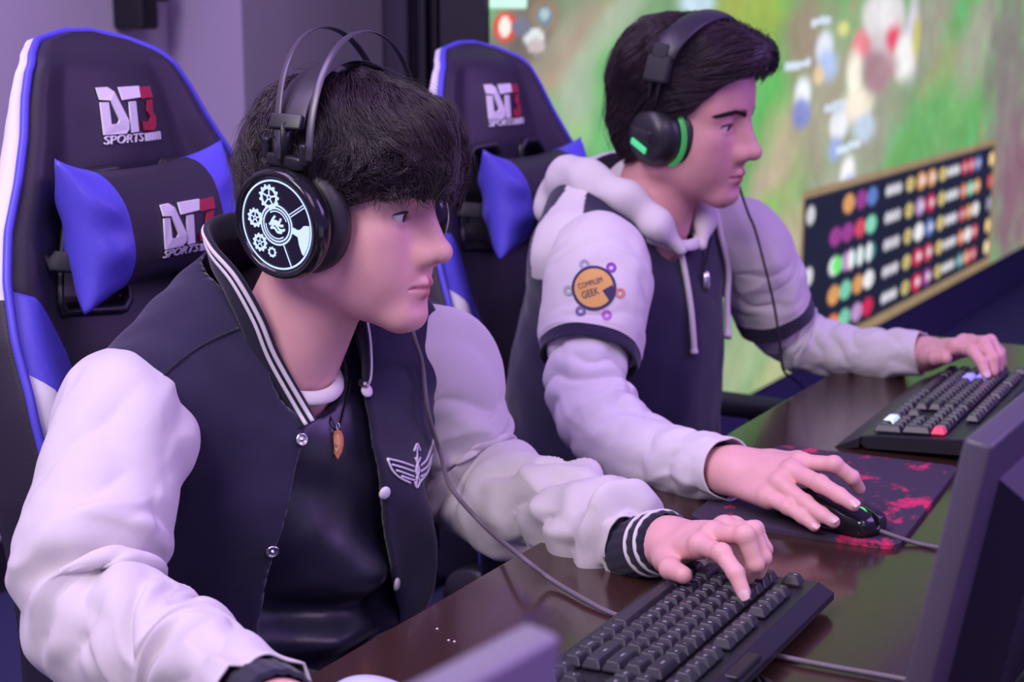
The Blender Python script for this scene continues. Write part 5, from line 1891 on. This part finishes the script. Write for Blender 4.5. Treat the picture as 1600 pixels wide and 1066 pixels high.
def disc_frame(n, upref):
    n = unit(n); u = unit(upref - n * (upref @ n)); r = np.cross(u, n)
    return np.stack([r, u, n], 1)          # columns: right, up, out


def gear(g, c, r, teeth, m, z, rin=None, holes=0):
    """a flat ring with teeth, slots between the spokes"""
    n = teeth * 4
    pts = []
    for i in range(n):
        k = i % 4
        rr = r if k in (0, 1) else r * 0.84
        pts.append((c[0] + rr * math.cos(2 * PI * i / n), c[1] + rr * math.sin(2 * PI * i / n)))
    ri = (rin or 0.55) * r
    V, F = [], []
    for (x, y) in pts: V.append((x, y, z))
    for i in range(n): V.append((c[0] + ri * math.cos(2 * PI * i / n), c[1] + ri * math.sin(2 * PI * i / n), z))
    for i in range(n): F.append((i, (i + 1) % n, n + (i + 1) % n, n + i))
    g.add(V, F, m)
    for k in range(holes):
        a = 2 * PI * k / holes + 0.3
        w = r * 0.07
        d = A(math.cos(a), math.sin(a)); s = A(-d[1], d[0]) * w
        q = [A(*c) + d * r * 0.12 - s, A(*c) + d * ri * 1.05 - s, A(*c) + d * ri * 1.05 + s, A(*c) + d * r * 0.12 + s]
        g.add([(x, y, z) for x, y in q], [(0, 1, 2, 3)], m)
    if holes: flat_ring(g, c, r * 0.10, r * 0.22, m, z)


def flat_ring(g, c, r0, r1, m, z, a0=0.0, a1=2 * PI, n=72):
    a = np.linspace(a0, a1, n)
    V = [(c[0] + r * math.cos(t), c[1] + r * math.sin(t), z) for r in (r0, r1) for t in a]
    g.add(V, [(j, n + j, n + j + 1, j + 1) for j in range(n - 1)], m)


def cup(parent, c, R, r, depth, pad, name='ear_cup', metal=True):
    """c: centre of the outer face; R columns right, up, out"""
    g = Geo()
    g.lathe([(r * 0.84, -0.004), (r * 0.86, 0.0), (r * 0.93, 0.003), (r, -0.001), (r * 1.03, -0.008), (r * 1.02, -depth * 0.55), (r * 0.9, -depth), (0, -depth)], 64, 0, R, c, close=False)
    o = g.build(name, [M['black_gloss']], parent)
    g = Geo(); g.lathe([(0, 0.0), (r * 0.86, 0.0)], 64, 0, R, c + R @ A(0, 0, -0.0022), close=False)
    g.build('face_plate', [m_lensdark], o)
    g = Geo()
    g.lathe([(r * 0.62, -pad * 0.05), (r * 0.80, 0.004), (r * 0.98, -0.001), (r * 1.05, -pad * 0.35), (r * 1.04, -pad * 0.75), (r * 0.90, -pad), (r * 0.66, -pad * 0.95), (r * 0.56, -pad * 0.6)], 64, 0, R, c + R @ A(0, 0, -depth), close=False)
    g.build('ear_pad', [M['band_leather']], o)
    return o


hs1 = empty('headset', (0, 0, 0), 'black headset with two thin steel bands and lit gear drawing on its cup', 'headset')
c1 = at(431, 352, y=1.206)
R1 = disc_frame(A(-0.02, -1.0, -0.10), unit(H1.vec((0.10, 0, 1)) + A(0.0, 0, 0)))
cr1 = 0.0560
cupR = cup(hs1, c1, R1, cr1, 0.030, 0.024)
n2 = H1.vec((0.05, 1, 0.02))
c1b = H1((0.004, 0.122, -0.006))
R1b = disc_frame(n2, H1.vec((0.05, 0, 1)))
cupL = cup(hs1, c1b, R1b, cr1, 0.030, 0.024)
for (cc, RR, oo) in ((c1, R1, cupR), (c1b, R1b, cupL)):
    g = Geo()
    z = -0.0010
    S = cr1 * 0.80
    flat_ring(g, (0, 0), S * 0.985, S * 1.03, 0, z)
    flat_ring(g, (0, 0), S * 0.36, S * 0.40, 0, z); flat_ring(g, (0, 0), S * 0.43, S * 0.475, 0, z)
    flat_ring(g, (0, 0), S * 0.30, S * 0.33, 0, z, 0.4, 2.2); flat_ring(g, (0, 0), S * 0.30, S * 0.33, 0, z, 3.2, 5.4)
    gear(g, (-S * 0.22, S * 0.60), S * 0.30, 13, 0, z, 0.62, 5)
    gear(g, (-S * 0.64, S * 0.05), S * 0.23, 11, 0, z, 0.55, 5)
    gear(g, (-S * 0.50, -S * 0.50), S * 0.22, 11, 0, z, 0.55, 5)
    gear(g, (-S * 0.14, -S * 0.66), S * 0.13, 9, 0, z, 0.5, 0)
    for a, w, dbl in ((0.62, 0.022, 1), (-1.12, 0.03, 0)):
        d = A(math.cos(a), math.sin(a)); s = A(-d[1], d[0])
        for o_ in ((-0.03, 0.03) if dbl else (0.0,)):
            q = [d * S * 0.48 + s * S * (o_ - w * .6), d * S * 0.98 + s * S * (o_ - w * .6), d * S * 0.98 + s * S * (o_ + w * .6), d * S * 0.48 + s * S * (o_ + w * .6)]
            g.add([(x, y, z) for x, y in q], [(0, 1, 2, 3)], 0)
    a = np.linspace(-0.62, 0.16, 14)
    outer = [(S * 0.97 * math.cos(t), S * 0.97 * math.sin(t)) for t in a]
    poly = [(S * 0.46, -S * 0.11), (S * 0.62, -S * 0.16), (S * 0.66, -S * 0.34), (S * 0.74, -S * 0.52)] + outer + [(S * 0.80, S * 0.13), (S * 0.70, S * 0.03), (S * 0.62, S * 0.0), (S * 0.48, S * 0.04)]
    Vp, Fp = tri_poly(poly); g.add([(x, y, z) for x, y in Vp], Fp, 0)
    # twisting emblem in the middle
    for ln in ([(-0.17, 0.02), (-0.10, 0.13), (-0.04, 0.20)], [(-0.22, -0.02), (-0.08, 0.03), (0.02, -0.02), (0.10, 0.10), (0.13, 0.17)], [(-0.14, -0.06), (-0.02, 0.06), (0.06, -0.08), (0.18, -0.10), (0.24, -0.06)],
               [(-0.18, -0.10), (-0.06, -0.08), (0.03, -0.16), (0.16, -0.15)], [(-0.12, 0.06), (0.0, 0.08), (0.08, 0.02)], [(0.02, 0.06), (0.12, 0.0), (0.2, 0.02)]):
        p_ = catmull(np.array([(x * S, y * S, z) for x, y in ln]), 14)
        g.tube(p_, S * 0.030, 6, flat=(1, 0.2), up=A(1, 0.3, 0) * 0 + A(0.0, 1.0, 0.0))
    Vg = np.vstack(g.V); g.V = [Vg @ RR.T + cc]
    g.build('lit_gear_drawing', [m_glow], oo)
# steel bands, leather strap, mounts
bands = []
for xo, pk, wd, k in ((-0.036, 0.186, 0.121, 0), (0.012, 0.184, 0.121, 1)):
    pts = []
    for t in np.linspace(0, PI, 40):
        y = -wd * math.cos(t)
        z = 0.052 + (pk - 0.052) * math.sin(t) ** 0.85
        pts.append((xo + 0.018 * (1 - math.sin(t)) * (1 if k == 0 else 0.2), y, z))
    w = H1(np.array(pts))
    o = Geo().tube(w, 0.0042, 10, flat=(0.25, 1.0), up=H1.vec((0, 0, 1)) * 0 + unit(w - H1((0, 0, 0.06)))).build('steel_band', [M['metal'] if False else mat('dark_steel_band', (0.10, 0.09, 0.11), 0.36, metal=0.5)], hs1)
pts = []
for t in np.linspace(0.22, PI - 0.22, 40):
    pts.append((-0.012, -0.118 * math.cos(t), 0.052 + 0.100 * math.sin(t) ** 0.8))
w = H1(np.array(pts))
Geo().tube(w, 0.019, 16, flat=(0.10, 1.0), up=unit(w - H1((0, 0, 0.05)))).build('suspension_strap', [M['band_leather']], hs1)
for sg in (-1, 1):
    RR, cc = (R1, c1) if sg < 0 else (R1b, c1b)
    g = Geo()
    o_ = cc + RR @ A(0, cr1 * 0.98, -0.016)
    g.rbox(o_ + RR @ A(0.0, 0.008, 0), (0.046, 0.014, 0.012), 0.004, 0, RR)
    for sx in (-1, 1):
        g.rbox(o_ + RR @ A(sx * 0.024, 0.018, 0.001), (0.009, 0.022, 0.008), 0.003, 0, RR)
    yk = g.build('yoke', [M['black_plastic']], hs1)
    g = Geo()
    hp = H1((-0.012, sg * 0.119, 0.088))
    g.rbox(hp, (0.036, 0.016, 0.006), 0.002, 0, disc_frame(H1.vec((0, sg, 0.35)), H1.vec((0, 0, 1))))
    g.tube(np.array([o_ + RR @ A(0, 0.006, 0), hp]), 0.008, 8, flat=(0.4, 1))
    g.build('strap_holder', [M['black_plastic']], hs1)
    g = Geo(); lp = o_ + RR @ A(-0.016, 0.020, 0.006)
    g.tube(catmull([lp, lp + RR @ A(-0.006, 0.012, 0.008), lp + RR @ A(0.004, 0.020, 0.008), lp + RR @ A(0.010, 0.012, 0.004)], 16), 0.0011, 6)
    g.build('signal_wire', [M['cord_black']], yk)
cb = [c1b + R1b @ A(0.0, -cr1, -0.012), at(645, 520, y=1.40)]
for (u, v) in ((648, 570), (655, 640), (672, 705)):
    c, n = on_jacket(u, v, 0.012); cb.append(c)
cb += [at(705, 762, y=1.42), at(760, 825, y=1.42), at(812, 868, z=0.775), at(860, 905, z=0.757), at(915, 938, z=0.7545), at(965, 962, z=0.7530), at(1060, 990, z=0.7530), at(1140, 1006, z=0.7530), at(1205, 1023, z=0.7545), at(1290, 1040, z=0.7545), at(1380, 1056, z=0.7545), at(1500, 1078, z=0.7545)]
Geo().tube(catmull(cb, 220), 0.0027, 8).build('cable', [M['cable']], hs1)

hs2 = empty('headset', (0, 0, 0), 'black padded headset with green rings worn by the player in the hoodie', 'headset')
c2 = at(1004, 214, y=2.026)
R2 = disc_frame(A(-0.40, -1.0, -0.06), H2.vec((0.08, 0, 1)))
r2 = 0.0440
for sg in (-1, 1):
    if sg < 0: cc, RR = c2, R2
    else: cc, RR = H2((0.002, 0.128, -0.006)), disc_frame(H2.vec((-0.1, 1, 0)), H2.vec((0.08, 0, 1)))
    g = Geo()
    g.lathe([(0, 0.004), (r2 * 0.45, 0.004), (r2 * 0.72, 0.001), (r2 * 0.92, -0.007), (r2 * 1.02, -0.018), (r2 * 1.04, -0.030), (r2 * 0.95, -0.036), (0, -0.036)], 48, 0, RR, cc, close=False)
    g.rbox(cc + RR @ A(0.0, 0.004, 0.003), (r2 * 1.0, r2 * 0.42, 0.006), 0.003, 0, RR)
    o = g.build('ear_cup', [M['black_plastic']], hs2)
    g = Geo(); g.lathe([(r2 * 1.02, -0.034), (r2 * 1.12, -0.036), (r2 * 1.13, -0.041), (r2 * 1.02, -0.043)], 48, 0, RR, cc, close=False); g.build('green_ring', [m_green], o)
    g = Geo(); g.lathe([(r2 * 0.6, -0.042), (r2 * 1.06, -0.042), (r2 * 1.14, -0.048), (r2 * 1.14, -0.058), (r2 * 1.0, -0.066), (r2 * 0.6, -0.064)], 48, 0, RR, cc, close=False); g.build('ear_pad', [M['band_leather']], o)
    g = Geo(); g.rbox(cc + RR @ A(-0.001, -0.013, 0.0045), (0.034, 0.0095, 0.004), 0.0015, 0, RR @ rot(yaw=-12)); g.build('lit_bar', [m_greenlit], o)
    g = Geo(); g.rbox(cc + RR @ A(0.0, 0.006, 0.0055), (0.026, 0.009, 0.0025), 0.001, 0, RR); g.build('recess', [M['black_rubber']], o)
    g = Geo()
    st = cc + RR @ A(0, r2 * 0.9, -0.010)
    hp = H2((-0.006, sg * 0.112, 0.076))
    for dx in (-0.007, 0.007):
        g.tube(np.array([st + RR @ A(dx, 0, 0), hp + H2.vec((dx, sg * 0.003, -0.012))]), 0.0030, 8)
    g.build('slider_rod', [M['black_plastic']], hs2)
    g = Geo(); Rb = disc_frame(H2.vec((0, sg, 0.25)), H2.vec((0, 0, 1)))
    g.rbox(hp, (0.036, 0.038, 0.016), 0.005, 0, Rb); g.rbox(hp + H2.vec((0, -sg * 0.004, 0.024)), (0.024, 0.022, 0.013), 0.004, 0, Rb)
    g.build('slider_block', [M['black_rubber']], hs2)
pts = [(-0.004 + 0.018 * math.sin(t), -0.108 * math.cos(t), 0.085 + 0.060 * math.sin(t) ** 0.8) for t in np.linspace(0.08, PI - 0.08, 44)]
w = H2(np.array(pts))
Geo().tube(w, 0.0185, 16, flat=(0.30, 1.0), up=unit(w - H2((0, 0, 0.05)))).build('head_band', [M['band_leather']], hs2)
cb = [H2((0.01, 0.128, -0.05)), at(1165, 322, y=2.235), at(1180, 360, y=2.235), at(1196, 420, y=2.235), at(1210, 480, y=2.245), at(1219, 540, y=2.26), at(1225, 580, y=2.30), at(1250, 600, z=0.70), at(1280, 640, z=0.55)]
Geo().tube(catmull(cb, 90), 0.0022, 8).build('cable', [M['cord_black']], hs2)

# ================================================================== keyboards
U_ = 0.01905


def key_mesh(w, legend=None, size=1.0, deep=1.0, cm=None, lm=None):
    g = Geo()
    hw_, hd_ = w * U_ / 2 - 0.0006, deep * U_ / 2 - 0.0006
    z = [(0.0, 1.0), (0.0015, 1.0), (0.0078, 0.0), (0.0085, -0.12)]
    ins = [0.0, 0.0001, 0.0030, 0.0036]
    V, F = [], []
    ring = []
    for (zz, _), i in zip(z, ins):
        a, b = hw_ - i, hd_ - i
        c_ = 0.0012
        for (x, y) in ((-a + c_, -b), (a - c_, -b), (a, -b + c_), (a, b - c_), (a - c_, b), (-a + c_, b), (-a, b - c_), (-a, -b + c_)):
            V.append((x, y, zz))
    for k in range(3):
        for j in range(8): F.append((k * 8 + j, k * 8 + (j + 1) % 8, (k + 1) * 8 + (j + 1) % 8, (k + 1) * 8 + j))
    F.append(tuple(24 + j for j in range(8)))
    g.add(V, F, 0)
    if legend:
        V2, F2 = text_polys(legend, 0.0052 * size)
        if len(V2):
            ctr = (V2.max(0) + V2.min(0)) / 2
            k = min(1.0, (2 * hw_ - 0.008) / max(1e-6, V2[:, 0].max() - V2[:, 0].min()))
            V2 = (V2 - ctr) * k
            g.add(V2 + A(0, 0.002 if deep == 1 else 0, 0.00865), F2, 1)
    return make_mesh('key', np.vstack(g.V), g.F, [cm or M['key_plastic'], lm or M['legend']], g.M, smooth=False)


MAIN = [
    (0.0, 'row', [('Esc', 1), (None, 1), ('F1', 1), ('F2', 1), ('F3', 1), ('F4', 1), (None, .5), ('F5', 1), ('F6', 1), ('F7', 1), ('F8', 1), (None, .5), ('F9', 1), ('F10', 1), ('F11', 1), ('F12', 1), (None, .25), ('Prt', 1), ('Scr', 1), ('Pau', 1)]),
    (1.4, 'row', [('`', 1)] + [(c, 1) for c in '1234567890-='] + [('Back', 2), (None, .25), ('Ins', 1), ('Home', 1), ('PgUp', 1)]),
    (2.4, 'row', [('Tab', 1.5)] + [(c, 1) for c in 'QWERTYUIOP[]'] + [('\\', 1.5), (None, .25), ('Del', 1), ('End', 1), ('PgDn', 1)]),
    (3.4, 'row', [('Caps', 1.75)] + [(c, 1) for c in "ASDFGHJKL;'"] + [('Enter', 2.25)]),
    (4.4, 'row', [('Shift', 2.25)] + [(c, 1) for c in 'ZXCVBNM,./'] + [('Shift', 2.75), (None, 1.25), ('^', 1)]),
    (5.4, 'row', [('Ctrl', 1.25), ('Win', 1.25), ('Alt', 1.25), ('', 6.25), ('Alt', 1.25), ('Fn', 1.25), ('Menu', 1.25), ('Ctrl', 1.25), (None, .25), ('<', 1), ('v', 1), ('>', 1)])]
PAD = [(1.4, [('Num', 1, 1), ('/', 1, 1), ('*', 1, 1), ('-', 1, 1)]), (2.4, [('7', 1, 1), ('8', 1, 1), ('9', 1, 1), ('+', 1, 2)]), (3.4, [('4', 1, 1), ('5', 1, 1), ('6', 1, 1)]), (4.4, [('1', 1, 1), ('2', 1, 1), ('3', 1, 1), ('Ent', 1, 2)]), (5.4, [('0', 2, 1), ('.', 1, 1)])]


def keyboard(origin, yaw, label, pad, tilt, lit=None, thick=0.020):
    """origin: world position of the far (Esc) back corner of the key field; the player sits on the -x side"""
    kb = empty('keyboard', origin, label, 'keyboard')
    kb.rotation_euler = (0, math.radians(-tilt), math.radians(yaw))
    LEN = (18.25 if not pad else 22.5) * U_
    # local: x towards the back of the board, y towards Esc; key field spans y 0..-LEN, x 0..-6.4u
    D = 6.4 * U_
    g = Geo()
    mx = 0.013
    pf = [(-D - 0.016, -0.002), (-D - 0.014, 0.0075), (-D - 0.002, 0.0095), (0.004, 0.0125), (0.010, 0.0125), (0.026, 0.004), (0.026, -0.003), (0.020, -0.009), (-D - 0.010, -0.009)]
    n = len(pf)
    ends = [(mx, 0.9), (mx - 0.004, 1.0), (-LEN - mx + 0.004, 1.0), (-LEN - mx, 0.9)]
    V, F = [], []
    cx_, cz_ = -D / 2, 0.0
    for y, k in ends:
        for x, z in pf: V.append((cx_ + (x - cx_) * (0.5 + 0.5 * k), y, cz_ + (z - cz_) * k))
    for i in range(3):
        for j in range(n): F.append((i * n + j, (i + 1) * n + j, (i + 1) * n + (j + 1) % n, i * n + (j + 1) % n))
    F.append(tuple(range(n))); F.append(tuple(3 * n + j for j in range(n - 1, -1, -1)))
    g.add(V, F)
    g.rbox((0.016, -LEN * 0.62, 0.0085), (0.016, 0.058, 0.006), 0.002)
    g.build('case', [M['black_plastic']], kb, smooth=False, weld=True)
    cache = {}
    count, rest = 0, []

    def put(name, x, y, w, d=1.0):
        nonlocal count
        lk = lit(x, y) if lit else None
        key = (name, w, d, lk)
        if key not in cache:
            lm = LIT.get(lk)
            cache[key] = key_mesh(w, name or None, 1.0 if len(name) < 2 else 0.62, d, CAPS.get(lk), lm)
        me = cache[key]
        z = 0.0118 + 0.003 * (x + D) / D
        Rk = Matrix(((0, 1, 0, x), (-1, 0, 0, y), (0, 0, 1, z), (0, 0, 0, 1)))
        count += 1
        if count > 100:
            rest.append((me, Rk)); return
        o = link('key', me, kb); o.matrix_local = Rk

    if pad:
        for r, keys in PAD:
            px = 18.5
            for nm, w, d in keys:
                put(nm, -(r + d / 2) * U_, -(px + w / 2) * U_, w, d); px += w
    for r, _, keys in MAIN:
        px = 0.0
        if r == 4.4: pass
        for nm, w in keys:
            if nm is not None: put(nm, -(r + 0.5) * U_, -(px + w / 2) * U_, w)
            px += w
    if rest:
        V, F, MI, n0 = [], [], [], 0
        for me, Rk in rest:
            for v in me.vertices: V.append((Rk @ v.co)[:])
            for p_ in me.polygons: F.append(tuple(i + n0 for i in p_.vertices)); MI.append(p_.material_index)
            n0 += len(me.vertices)
        o = link('key_remainder', make_mesh('key', V, F, [M['key_plastic'], M['legend']], MI, smooth=False), kb); o['kind'] = 'stuff'
    for y in (-0.03, -LEN + 0.03):
        Geo().rbox((0.006, y, -0.0105), (0.012, 0.03, 0.006), 0.001).build('foot', [M['black_rubber']], kb)
        Geo().rbox((-D, y, -0.0100), (0.010, 0.03, 0.003), 0.001).build('foot', [M['black_rubber']], kb)
    return kb


def glow(name, col, k): return mat(name, tuple(min(1, c) for c in col), 0.5, emit=(col, k))


LIT = {'white': glow('lit_legend_white', (0.75, 1.0, 0.88), 2.4), 'blue': glow('lit_legend_blue', (0.35, 0.32, 1.0), 2.4), 'red': glow('lit_legend_red', (1.0, 0.18, 0.22), 2.4), 'green': glow('lit_legend_green', (0.15, 0.8, 0.2), 1.5)}
CAPS = {'white': glow('glowing_white_cap', (0.62, 0.82, 0.74), 0.55), 'blue': glow('glowing_blue_cap', (0.32, 0.28, 0.95), 0.7), 'red': glow('glowing_red_cap', (0.75, 0.06, 0.12), 0.35)}
_s = at(1240, 905, z=0.785) - at(1224, 872, z=0.785)
KB1_O = (-0.6005 + _s[0], 1.4515 + _s[1], DESK_Z + 0.0145)
kb1 = keyboard(KB1_O, 4.0, 'black keyboard under the hand of the player in the varsity jacket', False, 1.5)
bc = np.array((kb1.matrix_basis @ Vector((0.028, -0.245, 0.002)))[:])
kc = [bc, bc + A(0.03, -0.004, -0.006), at(1180, 1056, z=0.7545), at(1215, 1075, z=0.754), at(1270, 1110, z=0.754)]
tag(Geo().tube(catmull(kc, 40), 0.0026, 8).build('keyboard_cable', [M['cord_black']]), 'short black cable leaving the back of the near keyboard', 'cable')
KB2_O = (-0.640, 2.440, DESK_Z + 0.0185)


def lit2(x, y):
    if -0.40 < y < -0.345 and x < -0.095: return 'white'
    if -0.095 < y < -0.045 and -0.085 < x < -0.045: return 'blue'
    if y < -0.41 and x > -0.045: return 'red'
    if -0.40 < y < -0.33 and x > -0.02: return 'green'
    return None


kb2 = keyboard(KB2_O, 5.0, 'black lit keyboard under the hand of the player in the hoodie', True, 3.0, lit2)
# wrist-side apron and raised end cheek of the far keyboard
D2 = 6.4 * U_
g = Geo(); g.prism([(-D2 - 0.016, -0.008), (-D2 - 0.05, -0.012), (-D2 - 0.05, -0.010), (-D2 - 0.014, 0.006)], 0, 0.453, 0, np.array([[1, 0, 0], [0, 0, 1], [0, 1, 0]]).astype(float), (0, -0.441, 0))
g.build('front_apron', [M['black_plastic']], kb2, False, weld=True)

# ================================================================== mouse pad, mice
pc0 = A(-0.692, 1.776)
g = Geo()
hx, hy, rr = 0.120, 0.176, 0.016
poly = []
for (sx, sy, a0) in ((1, 1, 0), (-1, 1, 90), (-1, -1, 180), (1, -1, 270)):
    for k in range(9):
        a = math.radians(a0 + k * 11.25)
        poly.append((sx * (hx - rr) + rr * math.cos(a), sy * (hy - rr) + rr * math.sin(a)))
g.prism(poly, 0.0002, 0.0055)
m_pad = mat('printed_mouse_pad', (0.040, 0.026, 0.050), 0.8)
nt = m_pad.node_tree
tc = nt.nodes.new('ShaderNodeTexCoord')
mp = nt.nodes.new('ShaderNodeMapping'); mp.inputs['Scale'].default_value = (1.0, 0.55, 1); mp.inputs['Rotation'].default_value = (0, 0, 0.9)
nz = nt.nodes.new('ShaderNodeTexNoise'); nz.inputs['Scale'].default_value = 62; nz.inputs['Detail'].default_value = 5; nz.inputs['Roughness'].default_value = 0.7
n2_ = nt.nodes.new('ShaderNodeTexNoise'); n2_.inputs['Scale'].default_value = 15; n2_.inputs['Detail'].default_value = 1
nt.links.new(tc.outputs['Object'], mp.inputs['Vector']); nt.links.new(mp.outputs['Vector'], nz.inputs['Vector']); nt.links.new(tc.outputs['Object'], n2_.inputs['Vector'])
ad = nt.nodes.new('ShaderNodeMath'); ad.operation = 'ADD'
nt.links.new(nz.outputs['Fac'], ad.inputs[0]); nt.links.new(n2_.outputs['Fac'], ad.inputs[1])
rp = nt.nodes.new('ShaderNodeValToRGB')
rp.color_ramp.elements[0].position = 0.548; rp.color_ramp.elements[0].color = (0.040, 0.026, 0.050, 1)
rp.color_ramp.elements[1].position = 0.63; rp.color_ramp.elements[1].color = (0.66, 0.02, 0.11, 1)
hf_ = nt.nodes.new('ShaderNodeMath'); hf_.operation = 'MULTIPLY'; hf_.inputs[1].default_value = 0.5
nt.links.new(ad.outputs[0], hf_.inputs[0]); nt.links.new(hf_.outputs[0], rp.inputs[0])
nt.links.new(rp.outputs[0], nt.nodes['Principled BSDF'].inputs['Base Color'])
pad = g.build('mouse_pad', [m_pad], smooth=False)
pad.location = (pc0[0], pc0[1], DESK_Z); pad.rotation_euler = (0, 0, math.radians(7))
tag(pad, 'dark mouse pad splashed with red under the mouse of the player in the hoodie', 'mouse pad')


def mouse(loc, yaw, label, body_m, wheel_m, L=0.122, Wd=0.064, Hh=0.039):
    ms = empty('computer_mouse', loc, label, 'mouse', rz=math.radians(yaw))
    def f(p):
        d = s_ell(p, (-0.012, 0, 0.004), (L * 0.56, Wd * 0.54, Hh * 0.92))
        d = smin(d, s_box(p, (0.032, 0, 0.011), (0.026, Wd * 0.42, 0.011), 0.009), 0.02)
        d = smax(d, -s_ell(p, (0.0, Wd * 0.66, 0.016), (0.035, 0.012, 0.016)), 0.006)
        d = smax(d, -s_ell(p, (0.0, -Wd * 0.66, 0.016), (0.035, 0.012, 0.016)), 0.006)
        d = smax(d, -s_box(p, (0.045, 0, 0.03), (0.028, 0.0035, 0.02), 0.001), 0.001)
        return smax(d, 0.0006 - p[:, 2], 0.002)
    V, F = sdf_mesh(f, (-0.09, -0.045, -0.008), (0.075, 0.045, 0.05), 0.0018)
    link('shell', make_mesh('shell', V, F, [body_m]), ms)
    Geo().lathe([(0, 0.003), (0.008, 0.003), (0.0095, 0.0018), (0.0095, -0.0018), (0.008, -0.003), (0, -0.003)], 24, 0, rot(roll=90), (0.036, 0, 0.0185)).build('scroll_wheel', [wheel_m], ms)
    return ms


m_wheel = mat('lit_green_wheel', (0.05, 0.5, 0.1), 0.4, emit=((0.10, 0.75, 0.16), 0.8))
ms2 = mouse((-0.640, 1.655, DESK_Z + 0.0056), -16, 'black mouse with a green wheel under the hand of the player in the hoodie', M['black_gloss'], m_wheel, L=0.118, Wd=0.056, Hh=0.036)
mp_ = at(612, 1080, z=0.787)
ms1 = mouse((mp_[0], mp_[1], DESK_Z), -15, 'pale computer mouse at the bottom edge of the photo in front of the varsity jacket', mat('pale_blue_plastic', (0.60, 0.64, 0.80), 0.35), M['black_rubber'])
fr = np.array((ms2.matrix_basis @ Vector((0.058, -0.004, 0.008)))[:])
cpth = catmull([fr, at(1368, 827, z=0.762), at(1395, 837, z=0.758), at(1432, 849, z=0.7530), at(1475, 858, z=0.7530), at(1560, 880, z=0.7530), at(1640, 890, z=0.7530)], 260)
wob = 0.0007 * np.sin(np.arange(260) * 0.8)
T_, N_, B_ = frames(cpth)
tag(Geo().tube(cpth, 0.0021 + np.abs(wob), 8).build('mouse_cable', [M['cable']]), 'braided cable running from the mouse with the green wheel behind the monitor', 'cable')

# ================================================================== monitors, seen from behind
m_mon = mat('dark_monitor_plastic', (0.020, 0.018, 0.026), 0.42)
m_bez = mat('grey_monitor_bezel', (0.085, 0.075, 0.10), 0.34)
m_bez_lit = mat('monitor_bezel_lit_tone', (0.24, 0.21, 0.27), 0.36)  # bezel copy made lighter: overhead light on its top is put into the colour
m_lit = mat('lit_monitor_panel', (0.02, 0.02, 0.02), 0.3, emit=((0.62, 0.70, 0.9), 1.1))


def monitor(corner, yaw, tilt, width, height, label, sgn, bez=None):
    """corner: the top corner on the screen side nearest the camera (sgn -1) or farthest (sgn 1)"""
    R = rot(yaw, tilt)
    w, h = width, height
    mo = empty('computer_monitor', (0, 0, 0), label, 'monitor', 'computer monitors')
    org = np.asarray(corner) - R @ A(0, sgn * w / 2, h / 2)       # centre of the screen face
    base = A(org[0] + 0.09, org[1], DESK_Z)
    mo.location = tuple(base)
    off = org - base
    g = Geo(); g.rbox(R @ A(0.010, 0, 0) + off, (0.020, w, h), 0.004, 0, R)
    fr = g.build('frame', [bez or m_bez], mo)
    g = Geo(); g.box(R @ A(-0.0004, 0, 0.004) + off, (0.001, w - 0.03, h - 0.04), 0, R); g.build('screen', [m_lit], mo, False)
    pf = [(-0.40 * w, -0.40 * h), (0.40 * w, -0.40 * h), (0.40 * w, 0.36 * h), (-0.40 * w, 0.36 * h)]
    V = [R @ A(0.020, y, z) + off for y, z in pf] + [R @ A(0.050, y * 0.82, z * 0.80 - 0.01) + off for y, z in pf]
    g = Geo(); g.add(V, [(4, 5, 6, 7), (0, 1, 5, 4), (1, 2, 6, 5), (2, 3, 7, 6), (3, 0, 4, 7)]); g.build('back_cover', [m_mon], mo, False)
    g = Geo(); g.rbox(A(0.015, 0, 0.085) , (0.035, 0.07, 0.15), 0.008); g.build('stand_neck', [m_mon], mo)
    g = Geo(); g.rbox((0.0, 0, 0.0075), (0.17, 0.24, 0.014), 0.006); g.build('stand_foot', [m_mon], mo)
    return mo


MC1 = at(1506, 683, y=1.04)
monitor(MC1, 2.0, 10.0, 0.50, 0.265, 'dark monitor back filling the right edge of the photo', -1)
MC0 = at(822, 968, z=1.063)
monitor(MC0, -3.0, 6.0, 0.50, 0.285, 'dark monitor with a top edge lit lavender at the bottom of the photo', 1, m_bez_lit)
